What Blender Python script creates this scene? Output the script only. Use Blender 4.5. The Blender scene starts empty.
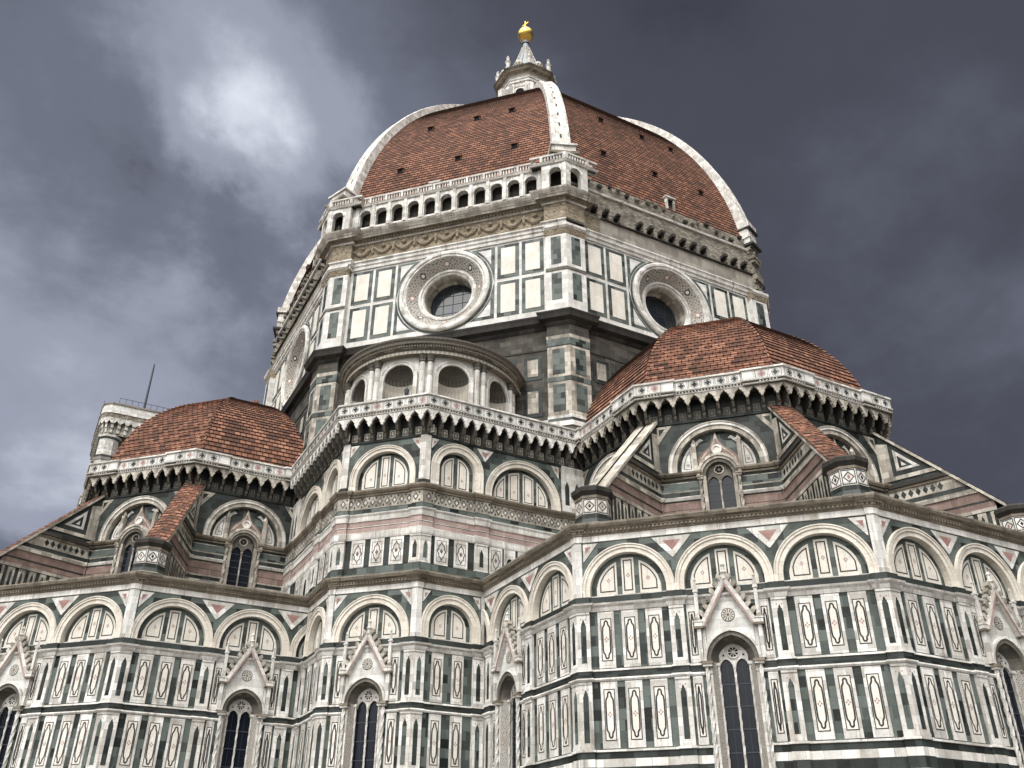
import bpy, math, random
from mathutils import Vector, Matrix
import numpy as np
random.seed(7)
R_ = math.radians
SC = bpy.context.scene
COL = SC.collection
C45 = math.sqrt(.5)
T22 = math.tan(R_(22.5))

# ------------------------------------------------------------------ camera
CAM = dict(x=75.404, y=-41.972, z=2.754, yaw=152.057, pitch=30.102, roll=0.221, f=907.33)
def make_camera():
    yaw, t, r = R_(CAM['yaw']), R_(CAM['pitch']), R_(CAM['roll'])
    fw = Vector((math.cos(yaw)*math.cos(t), math.sin(yaw)*math.cos(t), math.sin(t)))
    rt = Vector((math.sin(yaw), -math.cos(yaw), 0)); up = rt.cross(fw)
    rt2 = math.cos(r)*rt + math.sin(r)*up
    up2 = -math.sin(r)*rt + math.cos(r)*up
    cd = bpy.data.cameras.new('camera'); co = bpy.data.objects.new('camera', cd); COL.objects.link(co)
    m = Matrix((rt2, up2, -fw)).transposed().to_4x4()
    m.translation = (CAM['x'], CAM['y'], CAM['z'])
    co.matrix_world = m
    cd.sensor_width = 36; cd.lens = CAM['f']*36/1024
    cd.clip_start = .5; cd.clip_end = 6000
    SC.camera = co
make_camera()

# ------------------------------------------------------------------ sky, sun, exposure
SUN_AZ, SUN_EL = -50, 56           # compass angle measured from +x towards +y
def make_world():
    w = bpy.data.worlds.new('World'); SC.world = w; w.use_nodes = True
    nt = w.node_tree; nt.nodes.clear(); L = nt.links.new
    def N(t, **k):
        n = nt.nodes.new(t)
        for a, b in k.items(): setattr(n, a, b)
        return n
    def M(op, a, b=None, c=None, clamp=False):
        n = N('ShaderNodeMath', operation=op, use_clamp=clamp)
        for i, v in enumerate((a, b, c)):
            if v is None: continue
            if isinstance(v, (int, float)): n.inputs[i].default_value = v
            else: L(v, n.inputs[i])
        return n.outputs[0]
    def mix(f, a, b):
        n = N('ShaderNodeMix', data_type='RGBA')
        if isinstance(f, (int, float)): n.inputs[0].default_value = f
        else: L(f, n.inputs[0])
        for i, v in ((6, a), (7, b)):
            if isinstance(v, tuple): n.inputs[i].default_value = (*v, 1)
            else: L(v, n.inputs[i])
        return n.outputs[2]
    def ramp(f, *stops):
        n = N('ShaderNodeValToRGB'); L(f, n.inputs[0])
        e = n.color_ramp.elements
        while len(e) < len(stops): e.new(.5)
        for el, (p, c) in zip(e, stops): el.position = p; el.color = (*c, 1) if isinstance(c, tuple) else (c, c, c, 1)
        n.color_ramp.interpolation = 'EASE'
        return n.outputs[0]
    tc = N('ShaderNodeTexCoord'); sep = N('ShaderNodeSeparateXYZ'); L(tc.outputs['Generated'], sep.inputs[0])
    X, Y, Z = sep.outputs
    # clouds lie on a layer overhead: direction over height
    zz = M('ADD', M('MAXIMUM', Z, 0.0), 0.38)
    cb = N('ShaderNodeCombineXYZ'); L(M('DIVIDE', X, zz), cb.inputs[0]); L(M('DIVIDE', Y, zz), cb.inputs[1])
    cb.inputs[2].default_value = 3.7
    def noise(scale, detail, rough, dist=0, loc=(0, 0, 0)):
        mp = N('ShaderNodeMapping'); L(cb.outputs[0], mp.inputs[0]); mp.inputs['Location'].default_value = loc
        n = N('ShaderNodeTexNoise'); L(mp.outputs[0], n.inputs['Vector'])
        n.inputs['Scale'].default_value = scale; n.inputs['Detail'].default_value = detail
        n.inputs['Roughness'].default_value = rough; n.inputs['Distortion'].default_value = dist
        return n.outputs[0]
    def lobe(az, el, p0, p1):
        d = (math.cos(R_(az))*math.cos(R_(el)), math.sin(R_(az))*math.cos(R_(el)), math.sin(R_(el)))
        v = N('ShaderNodeVectorMath', operation='DOT_PRODUCT'); L(tc.outputs['Generated'], v.inputs[0]); v.inputs[1].default_value = d
        m = N('ShaderNodeMapRange', interpolation_type='SMOOTHSTEP'); L(v.outputs['Value'], m.inputs[0])
        m.inputs[1].default_value = math.cos(R_(p0)); m.inputs[2].default_value = math.cos(R_(p1))
        return m.outputs[0]
    n1 = noise(1.15, 8, .54, .2)
    n2 = noise(3.0, 9, .58, .15, (4, 1, 0))
    base = M('ADD', M('MULTIPLY', n1, .65), M('MULTIPLY', n2, .35))
    # paler cloud towards the west, slate towards the north
    west = lobe(180, 30, 42, 8)
    gap = lobe(173.5, 42, 14, 0)
    core = lobe(174.3, 42.2, 6.0, 0)
    pale = lobe(184, 20, 15, 2)
    n3 = noise(1.9, 8, .58, .2, (9, 4, 0))
    f = M('ADD', M('MULTIPLY', M('SUBTRACT', base, .5), 1.05), M('ADD', M('MULTIPLY', west, .235), .145))
    f = M('ADD', f, M('MULTIPLY', gap, M('MULTIPLY', M('SUBTRACT', n2, .36), 1.05)))
    f = M('ADD', f, M('MULTIPLY', core, M('MULTIPLY', M('SUBTRACT', n2, .27), .62)))
    f = M('ADD', f, M('MULTIPLY', M('MULTIPLY', west, M('SUBTRACT', n3, .5)), .85))
    f = M('ADD', f, M('MULTIPLY', pale, M('MULTIPLY', M('SUBTRACT', n3, .36), .55)))
    cloud = ramp(f, (0, (.030, .033, .046)), (.18, (.060, .063, .081)), (.4, (.140, .152, .198)), (.62, (.29, .31, .385)), (1.0, (.66, .70, .78)))
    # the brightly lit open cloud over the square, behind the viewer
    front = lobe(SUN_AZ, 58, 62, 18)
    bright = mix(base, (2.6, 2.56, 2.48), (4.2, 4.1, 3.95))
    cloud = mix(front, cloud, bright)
    sky = N('ShaderNodeTexSky', sky_type='NISHITA'); sky.sun_disc = False
    sky.sun_elevation = R_(SUN_EL); sky.sun_rotation = R_(90 - SUN_AZ)
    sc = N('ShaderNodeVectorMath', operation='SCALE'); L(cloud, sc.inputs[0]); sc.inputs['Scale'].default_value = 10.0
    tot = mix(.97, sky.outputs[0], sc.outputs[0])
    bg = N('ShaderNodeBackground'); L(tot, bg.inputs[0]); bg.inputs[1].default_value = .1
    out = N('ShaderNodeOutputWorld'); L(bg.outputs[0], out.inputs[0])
make_world()
sun = bpy.data.lights.new('sun', 'SUN'); sun.energy = 1.5; sun.angle = R_(11); sun.color = (1, .975, .93)
so = bpy.data.objects.new('sun', sun); COL.objects.link(so)
so.rotation_euler = Vector((-math.cos(R_(SUN_AZ))*math.cos(R_(SUN_EL)), -math.sin(R_(SUN_AZ))*math.cos(R_(SUN_EL)), -math.sin(R_(SUN_EL)))).to_track_quat('-Z', 'Y').to_euler()
SC.view_settings.view_transform = 'Standard'; SC.view_settings.look = 'None'
SC.view_settings.exposure = 0.22; SC.view_settings.gamma = 1.0; SC.view_settings.use_curve_mapping = False
SC.render.engine = 'CYCLES'; SC.cycles.max_bounces = 5; SC.cycles.diffuse_bounces = 2

# ------------------------------------------------------------------ materials
MATS = {}
class NT:
    def __init__(s, name):
        s.m = bpy.data.materials.new(name); s.m.use_nodes = True; s.nt = s.m.node_tree
        s.nt.nodes.clear(); MATS[name] = s.m
        s.out = s.N('ShaderNodeOutputMaterial'); s.b = s.N('ShaderNodeBsdfPrincipled'); s.L(s.b.outputs[0], s.out.inputs[0])
        tc = s.N('ShaderNodeTexCoord'); oi = s.N('ShaderNodeObjectInfo')
        a = s.N('ShaderNodeVectorMath', operation='ADD'); s.L(tc.outputs['UV'], a.inputs[0])
        cb = s.N('ShaderNodeCombineXYZ'); k = s.N('ShaderNodeMath', operation='MULTIPLY'); s.L(oi.outputs['Random'], k.inputs[0]); k.inputs[1].default_value = 57.3
        s.L(k.outputs[0], cb.inputs[2]); s.L(cb.outputs[0], a.inputs[1])
        s.uv = tc.outputs['UV']; s.uvr = a.outputs[0]       # uvr: a different slice of noise for every object
    def N(s, t, **k):
        n = s.nt.nodes.new(t)
        for a, b in k.items(): setattr(n, a, b)
        return n
    def L(s, a, b): s.nt.links.new(a, b)
    def set(s, sock, v):
        if isinstance(v, tuple): sock.default_value = (*v, 1) if len(v) == 3 and sock.type == 'RGBA' else v
        elif isinstance(v, (int, float)): sock.default_value = v
        else: s.L(v, sock)
    def noise(s, scale, detail=4, rough=.55, stretch=(1, 1, 1), dist=0):
        mp = s.N('ShaderNodeMapping'); s.L(s.uvr, mp.inputs[0]); mp.inputs['Scale'].default_value = stretch
        n = s.N('ShaderNodeTexNoise'); s.L(mp.outputs[0], n.inputs['Vector'])
        n.inputs['Scale'].default_value = scale; n.inputs['Detail'].default_value = detail; n.inputs['Roughness'].default_value = rough; n.inputs['Distortion'].default_value = dist
        return n.outputs[0]
    def ramp(s, f, *stops):
        n = s.N('ShaderNodeValToRGB'); s.L(f, n.inputs[0]); e = n.color_ramp.elements
        while len(e) < len(stops): e.new(.5)
        for el, (p, c) in zip(e, stops): el.position = p; el.color = (*c, 1) if isinstance(c, tuple) else (c, c, c, 1)
        return n.outputs[0]
    def mix(s, f, a, b, blend='MIX'):
        n = s.N('ShaderNodeMix', data_type='RGBA', blend_type=blend); s.set(n.inputs[0], f)
        for i, v in ((6, a), (7, b)):
            if isinstance(v, tuple): n.inputs[i].default_value = (*v, 1)
            else: s.L(v, n.inputs[i])
        return n.outputs[2]
    def math(s, op, a, b):
        n = s.N('ShaderNodeMath', operation=op); s.set(n.inputs[0], a); s.set(n.inputs[1], b); return n.outputs[0]
    def brick(s, w, h, mortar=.01, off=.5, bias=0):
        n = s.N('ShaderNodeTexBrick'); s.L(s.uv, n.inputs['Vector']); n.offset = off
        n.inputs['Color1'].default_value = (0, 0, 0, 1); n.inputs['Color2'].default_value = (1, 1, 1, 1); n.inputs['Mortar'].default_value = (.5, .5, .5, 1)
        n.inputs['Scale'].default_value = 1; n.inputs['Brick Width'].default_value = w; n.inputs['Row Height'].default_value = h
        n.inputs['Mortar Size'].default_value = mortar; n.inputs['Mortar Smooth'].default_value = .2; n.inputs['Bias'].default_value = bias
        return n.outputs['Color'], n.outputs['Fac']
    def done(s, col, rough=.7, bump=None, bd=.02, bs=.5, metal=0, spec=.3):
        s.set(s.b.inputs['Base Color'], col); s.set(s.b.inputs['Roughness'], rough); s.b.inputs['Metallic'].default_value = metal
        s.b.inputs['Specular IOR Level'].default_value = spec
        if bump is not None:
            n = s.N('ShaderNodeBump'); s.L(bump, n.inputs['Height']); n.inputs['Distance'].default_value = bd; n.inputs['Strength'].default_value = bs
            s.L(n.outputs[0], s.b.inputs['Normal'])
        return s.m

def stone(name, c_lo, c_hi, stain, stain_amt=.5, bw=.9, bh=.45, var=.5, rough=.75, mort=.008, streak=True, crust=0):
    s = NT(name)
    bc, bf = s.brick(bw, bh, mort)
    n = s.noise(1.3, 6, .6)
    t = s.math('ADD', s.math('MULTIPLY', bc, var), s.math('MULTIPLY', n, 1-var*.6))
    col = s.ramp(t, (.25, c_lo), (.85, c_hi))
    pk = s.ramp(s.noise(.9, 3), (.45, 0.0), (.7, .13)); col = s.mix(pk, col, (1.0, .80, .74), 'MULTIPLY')
    st = s.noise(.55, 7, .65, (2.6, .55, 1) if streak else (1, 1, 1), .4)
    m = s.ramp(st, (.47, 0.0), (.72, 1.0))
    col = s.mix(s.math('MULTIPLY', m, stain_amt), col, stain)
    if crust:
        cr = s.ramp(s.noise(.8, 7, .7, (3.2, .35, 1), .3), (.56, 0.0), (.70, 1.0)); col = s.mix(s.math('MULTIPLY', cr, crust), col, (.13, .11, .09))
    fine = s.noise(9, 3, .6)
    col = s.mix(.35, col, s.ramp(fine, (.3, .55), (.7, 1.0)), 'MULTIPLY')
    col = s.mix(s.math('MULTIPLY', bf, .45), col, tuple(x*.5 for x in stain))
    h = s.math('SUBTRACT', fine, s.math('MULTIPLY', bf, .6))
    s.done(col, rough, h, .03, .35)

stone('white_marble', (.46, .45, .42), (.88, .87, .835), (.30, .25, .19), .65, .75, .42, .6, crust=.7)
stone('cool_marble', (.56, .555, .53), (.87, .87, .845), (.38, .35, .30), .4, .8, .45, .55, crust=.4)
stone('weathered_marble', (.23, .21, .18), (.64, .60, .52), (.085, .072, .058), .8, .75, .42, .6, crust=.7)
stone('green_marble', (.006, .009, .008), (.125, .152, .139), (.035, .04, .036), .3, .62, .5, .95, .5, .006)
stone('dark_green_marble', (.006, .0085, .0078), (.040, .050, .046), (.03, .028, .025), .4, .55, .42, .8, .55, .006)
stone('pink_marble', (.30, .215, .195), (.52, .40, .365), (.22, .165, .14), .55, .8, .4, crust=.4)
stone('red_marble', (.30, .165, .15), (.44, .28, .255), (.22, .14, .12), .4)
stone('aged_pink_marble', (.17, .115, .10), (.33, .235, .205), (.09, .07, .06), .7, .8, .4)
stone('cornice_stone', (.12, .102, .078), (.34, .295, .23), (.085, .07, .055), .7, 1.1, .5)
stone('grey_stone', (.075, .070, .06), (.21, .195, .165), (.06, .055, .05), .65, .9, .42, .5)
stone('black_stone', (.016, .015, .014), (.062, .057, .050), (.012, .012, .012), .6, 1.2, .5)
stone('soot_stone', (.030, .028, .024), (.115, .105, .088), (.022, .02, .018), .6, .9, .42, .6)
stone('arch_marble', (.60, .555, .48), (.90, .86, .775), (.40, .32, .24), .4, 1.1, .6, .45, crust=.2)
stone('rough_stone', (.105, .095, .078), (.40, .365, .305), (.055, .048, .04), .75, .42, .2, .62, .9, .03, False)
stone('slab_stone', (.22, .20, .175), (.42, .39, .34), (.12, .105, .09), .6, 1.3, .9, .5)
stone('cream_panel', (.66, .63, .56), (.90, .87, .80), (.55, .46, .35), .35, 2, 2, .3)
stone('black_inlay', (.02, .02, .021), (.05, .052, .055), (.06, .055, .05), .4)
stone('paving', (.09, .085, .08), (.19, .18, .165), (.10, .09, .085), .5, 1.2, .6, .5, .8, .015, False)

def mosaic():
    s = NT('inlay_mosaic')
    v = s.N('ShaderNodeTexVoronoi', feature='F1'); s.L(s.uv, v.inputs['Vector']); v.inputs['Scale'].default_value = 6.5; v.inputs['Randomness'].default_value = .25
    c = s.ramp(v.outputs['Distance'], (.16, (.10, .105, .115)), (.32, (.42, .40, .36)), (.5, (.46, .43, .385)), (.6, (.13, .13, .135)))
    n = s.noise(1.6, 4); c = s.mix(s.ramp(n, (.4, 0), (.75, .6)), c, (.30, .25, .2))
    s.done(c, .7)
mosaic()
def carved():
    s = NT('carved_stone')
    n = s.noise(2.6, 5, .6, (1, 1.3, 1), 1.2); f = s.noise(7, 4, .6, (1, 1, 1), .5)
    t = s.math('ADD', s.math('MULTIPLY', n, .65), s.math('MULTIPLY', f, .35))
    c = s.ramp(t, (.32, (.09, .072, .052)), (.5, (.29, .24, .175)), (.68, (.50, .43, .33)))
    s.done(c, .85, t, .25, .9)
carved()
def tiles(name, w, h, kb, up):
    s = NT(name)
    bc, bf = s.brick(w, h, .035, .5)
    n = s.noise(.22, 6, .65, (1, 1, 1), .5); n2 = s.noise(2.2, 4, .6)
    t = s.math('ADD', s.math('MULTIPLY', bc, kb), s.math('ADD', s.math('MULTIPLY', n, .38), s.math('ADD', s.math('MULTIPLY', n2, .12), up)))
    c = s.ramp(t, (.14, (.036, .024, .020)), (.36, (.105, .054, .039)), (.60, (.190, .088, .058)), (.84, (.295, .140, .090)), (1.0, (.40, .22, .15)))
    dirt = s.ramp(s.noise(.5, 7, .7, (1.5, .6, 1), .4), (.50, 0), (.74, .75))
    c = s.mix(dirt, c, (.055, .040, .033))
    c = s.mix(s.math('MULTIPLY', bf, .85), c, (.022, .013, .010))
    hgt = s.math('SUBTRACT', s.math('MULTIPLY', bc, .3), bf)
    s.done(c, .85, hgt, .05, .8, spec=.2)
tiles('roof_tile', .56, .38, .46, .13); tiles('big_roof_tile', .46, .42, .60, .06)
def simple(name, col, rough=.5, metal=0, spec=.5, var=.3):
    s = NT(name); n = s.noise(3, 4)
    c = s.mix(s.math('MULTIPLY', n, var), col, tuple(x*.45 for x in col))
    s.done(c, rough, None, metal=metal, spec=spec)
simple('gold', (.95, .62, .16), .28, 1)
simple('lead', (.24, .275, .31), .45, 0, .5)
simple('dark_metal', (.045, .05, .07), .5, 0, .4)
simple('dark_void', (.010, .010, .011), .8, 0, .1)
def glass(name, col, rough, spec):
    s = NT(name); n = s.noise(.9, 3); c = s.mix(s.math('MULTIPLY', n, .7), col, tuple(x*.4 for x in col))
    b = s.noise(2.5, 2)
    s.done(c, rough, b, .02, .15, spec=spec)
glass('window_glass', (.010, .014, .022), .16, .35)
glass('oculus_glass', (.02, .03, .04), .10, .9)

ALIAS = dict(W='white_marble', V='cool_marble', A='weathered_marble', G='green_marble', D='dark_green_marble', P='pink_marble', N='aged_pink_marble', R='red_marble', B='cornice_stone',
             arch='arch_marble', slab='slab_stone', J='soot_stone', S='grey_stone', K='black_stone', Q='rough_stone', C='cream_panel', I='black_inlay', M='inlay_mosaic', F='carved_stone', T='roof_tile', U='big_roof_tile',
             O='gold', L='lead', X='dark_metal', Z='dark_void', E='window_glass', H='oculus_glass', Y='paving')

# ------------------------------------------------------------------ mesh building
class MB:
    def __init__(s): s.p = []; s.m = []; s.uv = []; s.sm = []
    def poly(s, pts, m, uv=None, smooth=False):
        s.p.append([tuple(map(float, q)) for q in pts]); s.m.append(m); s.uv.append(uv); s.sm.append(smooth)
    def rect(s, x0, x1, z0, z1, y, m): s.poly([(x0, y, z0), (x1, y, z0), (x1, y, z1), (x0, y, z1)], m)
    def flat(s, pts, y, m): s.poly([(x, y, z) for x, z in pts], m)
    def slab(s, pts, yb, yf, m, ms=None):      # pts counter-clockwise seen from the front (-y)
        s.flat(pts, yf, m); n = len(pts)
        for i in range(n):
            (a, b), (c, d) = pts[i], pts[(i+1) % n]
            s.poly([(a, yf, b), (a, yb, b), (c, yb, d), (c, yf, d)], ms or m)
    def brect(s, x0, x1, z0, z1, yb, yf, m): s.slab([(x0, z0), (x1, z0), (x1, z1), (x0, z1)], yb, yf, m)
    def box(s, x0, x1, y0, y1, z0, z1, m):
        v = [(x0, y0, z0), (x1, y0, z0), (x1, y1, z0), (x0, y1, z0), (x0, y0, z1), (x1, y0, z1), (x1, y1, z1), (x0, y1, z1)]
        for f in ((0, 1, 5, 4), (1, 2, 6, 5), (2, 3, 7, 6), (3, 0, 4, 7), (4, 5, 6, 7), (3, 2, 1, 0)): s.poly([v[i] for i in f], m)
    def line(s, pts, w, y, m):                 # closed strip along a polygon, inside it
        n = len(pts); q = []
        for i in range(n):
            p0, p1, p2 = Vector(pts[i-1]), Vector(pts[i]), Vector(pts[(i+1) % n])
            d1 = (p1-p0).normalized(); d2 = (p2-p1).normalized()
            n1 = Vector((-d1.y, d1.x)); n2 = Vector((-d2.y, d2.x)); k = n1+n2
            k = k/max(k.length_squared, .25)*2 if k.length > 1e-6 else n1
            q.append(p1+k*w*1.0)
        for i in range(n):
            j = (i+1) % n
            s.poly([(*[pts[i][0]], y, pts[i][1]), (pts[j][0], y, pts[j][1]), (q[j].x, y, q[j].y), (q[i].x, y, q[i].y)], m)
    def sweep(s, paths, zs, mats):             # paths: one plan polyline per profile point
        for k in range(len(zs)-1):
            a, b = paths[k], paths[k+1]
            if mats[k] is None: continue
            for i in range(len(a)-1):
                q = [(*a[i], zs[k]), (*a[i+1], zs[k]), (*b[i+1], zs[k+1]), (*b[i], zs[k+1])]
                if (Vector(q[0])-Vector(q[1])).length < 1e-5 and (Vector(q[2])-Vector(q[3])).length < 1e-5: continue
                s.poly(q, mats[k])
    def lathe(s, cx, cy, prof, n, m, smooth=False, a0=0, a1=360, mats=None):  # prof [(r,z)] upward
        A = [R_(a0+(a1-a0)*i/n) for i in range(n+1)]
        for k in range(len(prof)-1):
            (r0, z0), (r1, z1) = prof[k], prof[k+1]
            for i in range(n):
                q = []
                for r, z, a in ((r0, z0, A[i]), (r0, z0, A[i+1]), (r1, z1, A[i+1]), (r1, z1, A[i])): q.append((cx+r*math.cos(a), cy+r*math.sin(a), z))
                if r0 < 1e-5: q = [q[0], q[2], q[3]]
                elif r1 < 1e-5: q = q[:3]
                s.poly(q, mats[k] if mats else m, None, smooth)
    def arch(s, cx, curve0, curve1, yf, yb0, yb1, m, m_in=None):   # ring between inner curve0 and outer curve1 (left to right)
        for i in range(len(curve0)-1):
            a, b, c, d = curve0[i], curve0[i+1], curve1[i+1], curve1[i]
            s.poly([(cx+a[0], yf, a[1]), (cx+b[0], yf, b[1]), (cx+c[0], yf, c[1]), (cx+d[0], yf, d[1])][::-1] if False else
                   [(cx+d[0], yf, d[1]), (cx+a[0], yf, a[1]), (cx+b[0], yf, b[1]), (cx+c[0], yf, c[1])], m)
            s.poly([(cx+a[0], yf, a[1]), (cx+a[0], yb0, a[1]), (cx+b[0], yb0, b[1]), (cx+b[0], yf, b[1])], m_in or m)
            s.poly([(cx+d[0], yf, d[1]), (cx+c[0], yf, c[1]), (cx+c[0], yb1, c[1]), (cx+d[0], yb1, d[1])], m)
    def over(s, cx, curve, ztop, y, m):        # wall above an arch curve
        for i in range(len(curve)-1):
            a, b = curve[i], curve[i+1]
            if abs(a[0]-b[0]) < 1e-6: continue
            s.poly([(cx+a[0], y, a[1]), (cx+b[0], y, b[1]), (cx+b[0], y, ztop), (cx+a[0], y, ztop)], m)
    def mirror(s):
        for i, q in enumerate(s.p):
            s.p[i] = [(-x, y, z) for x, y, z in q][::-1]
            if s.uv[i]: s.uv[i] = s.uv[i][::-1]
    def mesh(s, name):
        vs, fs, uvs = [], [], []
        for q, uv in zip(s.p, s.uv):
            b = len(vs); vs += q; fs.append(range(b, b+len(q)))
            if uv is None:
                nx = ny = nz = 0
                for i in range(len(q)):
                    x0, y0, z0 = q[i]; x1, y1, z1 = q[(i+1) % len(q)]
                    nx += (y0-y1)*(z0+z1); ny += (z0-z1)*(x0+x1); nz += (x0-x1)*(y0+y1)
                l = math.sqrt(nx*nx+ny*ny+nz*nz) or 1
                if abs(nz)/l > .8: uvs += [(x, y) for x, y, z in q]
                else:
                    h = math.hypot(nx, ny) or 1; tx, ty = -ny/h, nx/h
                    uvs += [(x*tx+y*ty, z) for x, y, z in q]
            else: uvs += uv
        me = bpy.data.meshes.new(name); me.from_pydata(vs, [], fs)
        names = sorted(set(s.m)); idx = {k: i for i, k in enumerate(names)}
        for k in names: me.materials.append(MATS[ALIAS[k]])
        me.polygons.foreach_set('material_index', [idx[k] for k in s.m])
        me.polygons.foreach_set('use_smooth', s.sm)
        l = me.uv_layers.new(name='UVMap'); l.data.foreach_set('uv', np.array(uvs, np.float32).ravel())
        me.update(); return me

def put(name, mesh, parent=None, loc=(0, 0, 0), rz=0, label=None):
    o = bpy.data.objects.new(name, mesh if not isinstance(mesh, MB) else mesh.mesh(name)); COL.objects.link(o)
    o.location = loc; o.rotation_euler = (0, 0, R_(rz))
    if parent is not None: o.parent = parent
    if label: o['label'] = label
    return o
def empty(name, parent=None, loc=(0, 0, 0), rz=0, **k):
    o = bpy.data.objects.new(name, None); COL.objects.link(o); o.location = loc; o.rotation_euler = (0, 0, R_(rz)); o.empty_display_size = .5
    if parent is not None: o.parent = parent
    for a, b in k.items(): o[a] = b
    return o

# curves, left to right, (x, z)
def semi(r, zs, n=20, leg=None):
    c = [(-r*math.cos(math.pi*i/n), zs+r*math.sin(math.pi*i/n)) for i in range(n+1)]
    if leg is not None: c = [(-r, leg)]+c+[(r, leg)]
    return c
def pointed(r, zs, k=1.35, n=10, leg=None, dr=0):    # two arcs of radius k*r; dr grows it outwards
    R = k*r; cx = R-r; R2 = R+dr; top = math.acos(cx/R2)
    L = [(cx-R2*math.cos(top*i/n), zs+R2*math.sin(top*i/n)) for i in range(n+1)]
    c = L+[(-x, z) for x, z in L[-2::-1]]
    if leg is not None: c = [(-(r+dr), leg)]+c+[(r+dr, leg)]
    return c
def face_path(xL, xR, tL, tR, pils, p, o):
    e = o
    pts = []; ps = sorted(pils)
    if ps and ps[0][0] <= xL+1e-6: pts += [(xL-tL*(p+o), -(p+o)), (ps[0][1]+e, -(p+o)), (ps[0][1]+e, -o)]; ps = ps[1:]
    else: pts.append((xL-tL*o, -o))
    last = None
    if ps and ps[-1][1] >= xR-1e-6: last = ps[-1]; ps = ps[:-1]
    for a, b in ps: pts += [(a-e, -o), (a-e, -(p+o)), (b+e, -(p+o)), (b+e, -o)]
    if last: pts += [(last[0]-e, -o), (last[0]-e, -(p+o)), (xR+tR*(p+o), -(p+o))]
    else: pts.append((xR+tR*o, -o))
    return pts
def bands(mb, prof, xL, xR, tL, tR, pils, p=.14, gap=None):
    """prof: [(z, offset, material up to the next point)]; gap=(a,b) leaves an opening"""
    parts = [(xL, xR, tL, tR)] if gap is None else [(xL, gap[0], tL, 0), (gap[1], xR, 0, tR)]
    for a, b, ta, tb in parts:
        pl = [q for q in pils if q[0] >= a-1e-6 and q[1] <= b+1e-6]
        mb.sweep([face_path(a, b, ta, tb, pl, p, o) for z, o, m in prof], [z for z, o, m in prof], [m for z, o, m in prof])

# ------------------------------------------------------------------ inlay patterns
def cartouche(mb, xc, z0, z1, w, y=0, fill='C'):
    """white framed tall panel with a black fillet and a lobed cartouche round a small red cross"""
    h = w/2; yb, yf = y, y-.05
    fr = .135*w/.82
    mb.brect(xc-h, xc+h, z0, z1, yb, yf, 'W')
    zb, zt = z0+.33, z1-.33
    mb.rect(xc-h+fr, xc+h-fr, zb, zt, yf-.004, 'C')
    def L(pts, wd, m): mb.line(pts, wd, yf-.008, m)
    a = h-fr
    L([(xc-a, zb), (xc+a, zb), (xc+a, zt), (xc-a, zt)], .045, 'I')
    b = a-.055; H = (zt-zb)
    q = [(.22, .045), (.50, .08), (.56, .14), (.93, .20), (1.0, .29), (1.0, .71), (.93, .80), (.56, .86), (.50, .92), (.22, .955)]
    pts = [(xc+b*f, zb+H*g) for f, g in q]+[(xc-b*f, zb+H*g) for f, g in q[::-1]]
    mb.line(pts, .075, yf-.012, 'I')
    zc = (zb+zt)/2; r = .055*w/.82
    for dx, dz in ((0, 1), (0, -1), (1, 0), (-1, 0)):
        cx, cz = xc+dx*r*1.35, zc+dz*r*1.6
        mb.flat([(cx-r*.8, cz), (cx, cz-r), (cx+r*.8, cz), (cx, cz+r)], yf-.008, 'R')
def diamond_panel(mb, xc, z0, z1, w, y=0):
    h = w/2; mb.brect(xc-h, xc+h, z0, z1, y, y-.05, 'W')
    yf = y-.055; a = h-.13
    zb, zt = z0+.2, z1-.2
    mb.line([(xc-a, zb), (xc+a, zb), (xc+a, zt), (xc-a, zt)], .03, yf, 'I')
    zc = (zb+zt)/2; H = (zt-zb)/2
    q = [(0, -.95), (.3, -.62), (.62, -.5), (.62, -.25), (.92, 0), (.62, .25), (.62, .5), (.3, .62)]
    pts = [(xc+a*f, zc+H*g) for f, g in q]+[(xc, zc+H*.95)]+[(xc-a*f, zc+H*g) for f, g in q[:0:-1]]
    mb.line(pts, .05, yf-.004, 'I')
    mb.flat([(xc-.10, zc), (xc, zc-.16), (xc+.10, zc), (xc, zc+.16)], yf-.004, 'I')
    mb.flat([(xc-.05, zc), (xc, zc-.08), (xc+.05, zc), (xc, zc+.08)], yf-.008, 'R')
def lancet(mb, xc, z0, z1, w, y, m):
    h = w/2
    pts = [(xc-h, z0), (xc+h, z0), (xc+h, z1-w*1.0), (xc+h*.72, z1-w*.75), (xc+h*.80, z1-w*.55), (xc+h*.45, z1-w*.38), (xc+h*.3, z1-w*.05), (xc, z1+w*.25),
           (xc-h*.3, z1-w*.05), (xc-h*.45, z1-w*.38), (xc-h*.80, z1-w*.55), (xc-h*.72, z1-w*.75), (xc-h, z1-w*1.0)]
    mb.flat(pts, y, m)
    for s in (-1, 1):                          # two little inlaid dots over the point
        mb.flat([(xc+s*h*.95-.035, z1+w*.28), (xc+s*h*.95, z1+w*.28-.045), (xc+s*h*.95+.035, z1+w*.28), (xc+s*h*.95, z1+w*.28+.045)], y, 'R')
def pilaster_mesh(x0, x1, rows, p, end=0, mats='GD'):
    """flat strip with a pointed inlay in each storey; end = -1 / 1 for one that meets a corner"""
    mb = MB()
    a = x0-(T22*p if end < 0 else 0); b = x1+(T22*p if end > 0 else 0)
    for i, (z0, z1) in enumerate(rows):
        mb.brect(a, b, z0, z1, 0, -p, 'W')
        c = (a+b)/2; w = min(.27, (b-a)*.42)
        mb.brect(a, b, z0, z0+.16, -p, -p-.03, 'W')
        mb.brect(a, b, z1-.12, z1, -p, -p-.04, 'W')
        lancet(mb, c, z0+.30, z1-.42, w, -p-.005, mats[(i+(x0 > 0)) % 2])
    return mb
def clip_top(x, r, zs): return zs+math.sqrt(max(r*r-x*x, 0))
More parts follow.
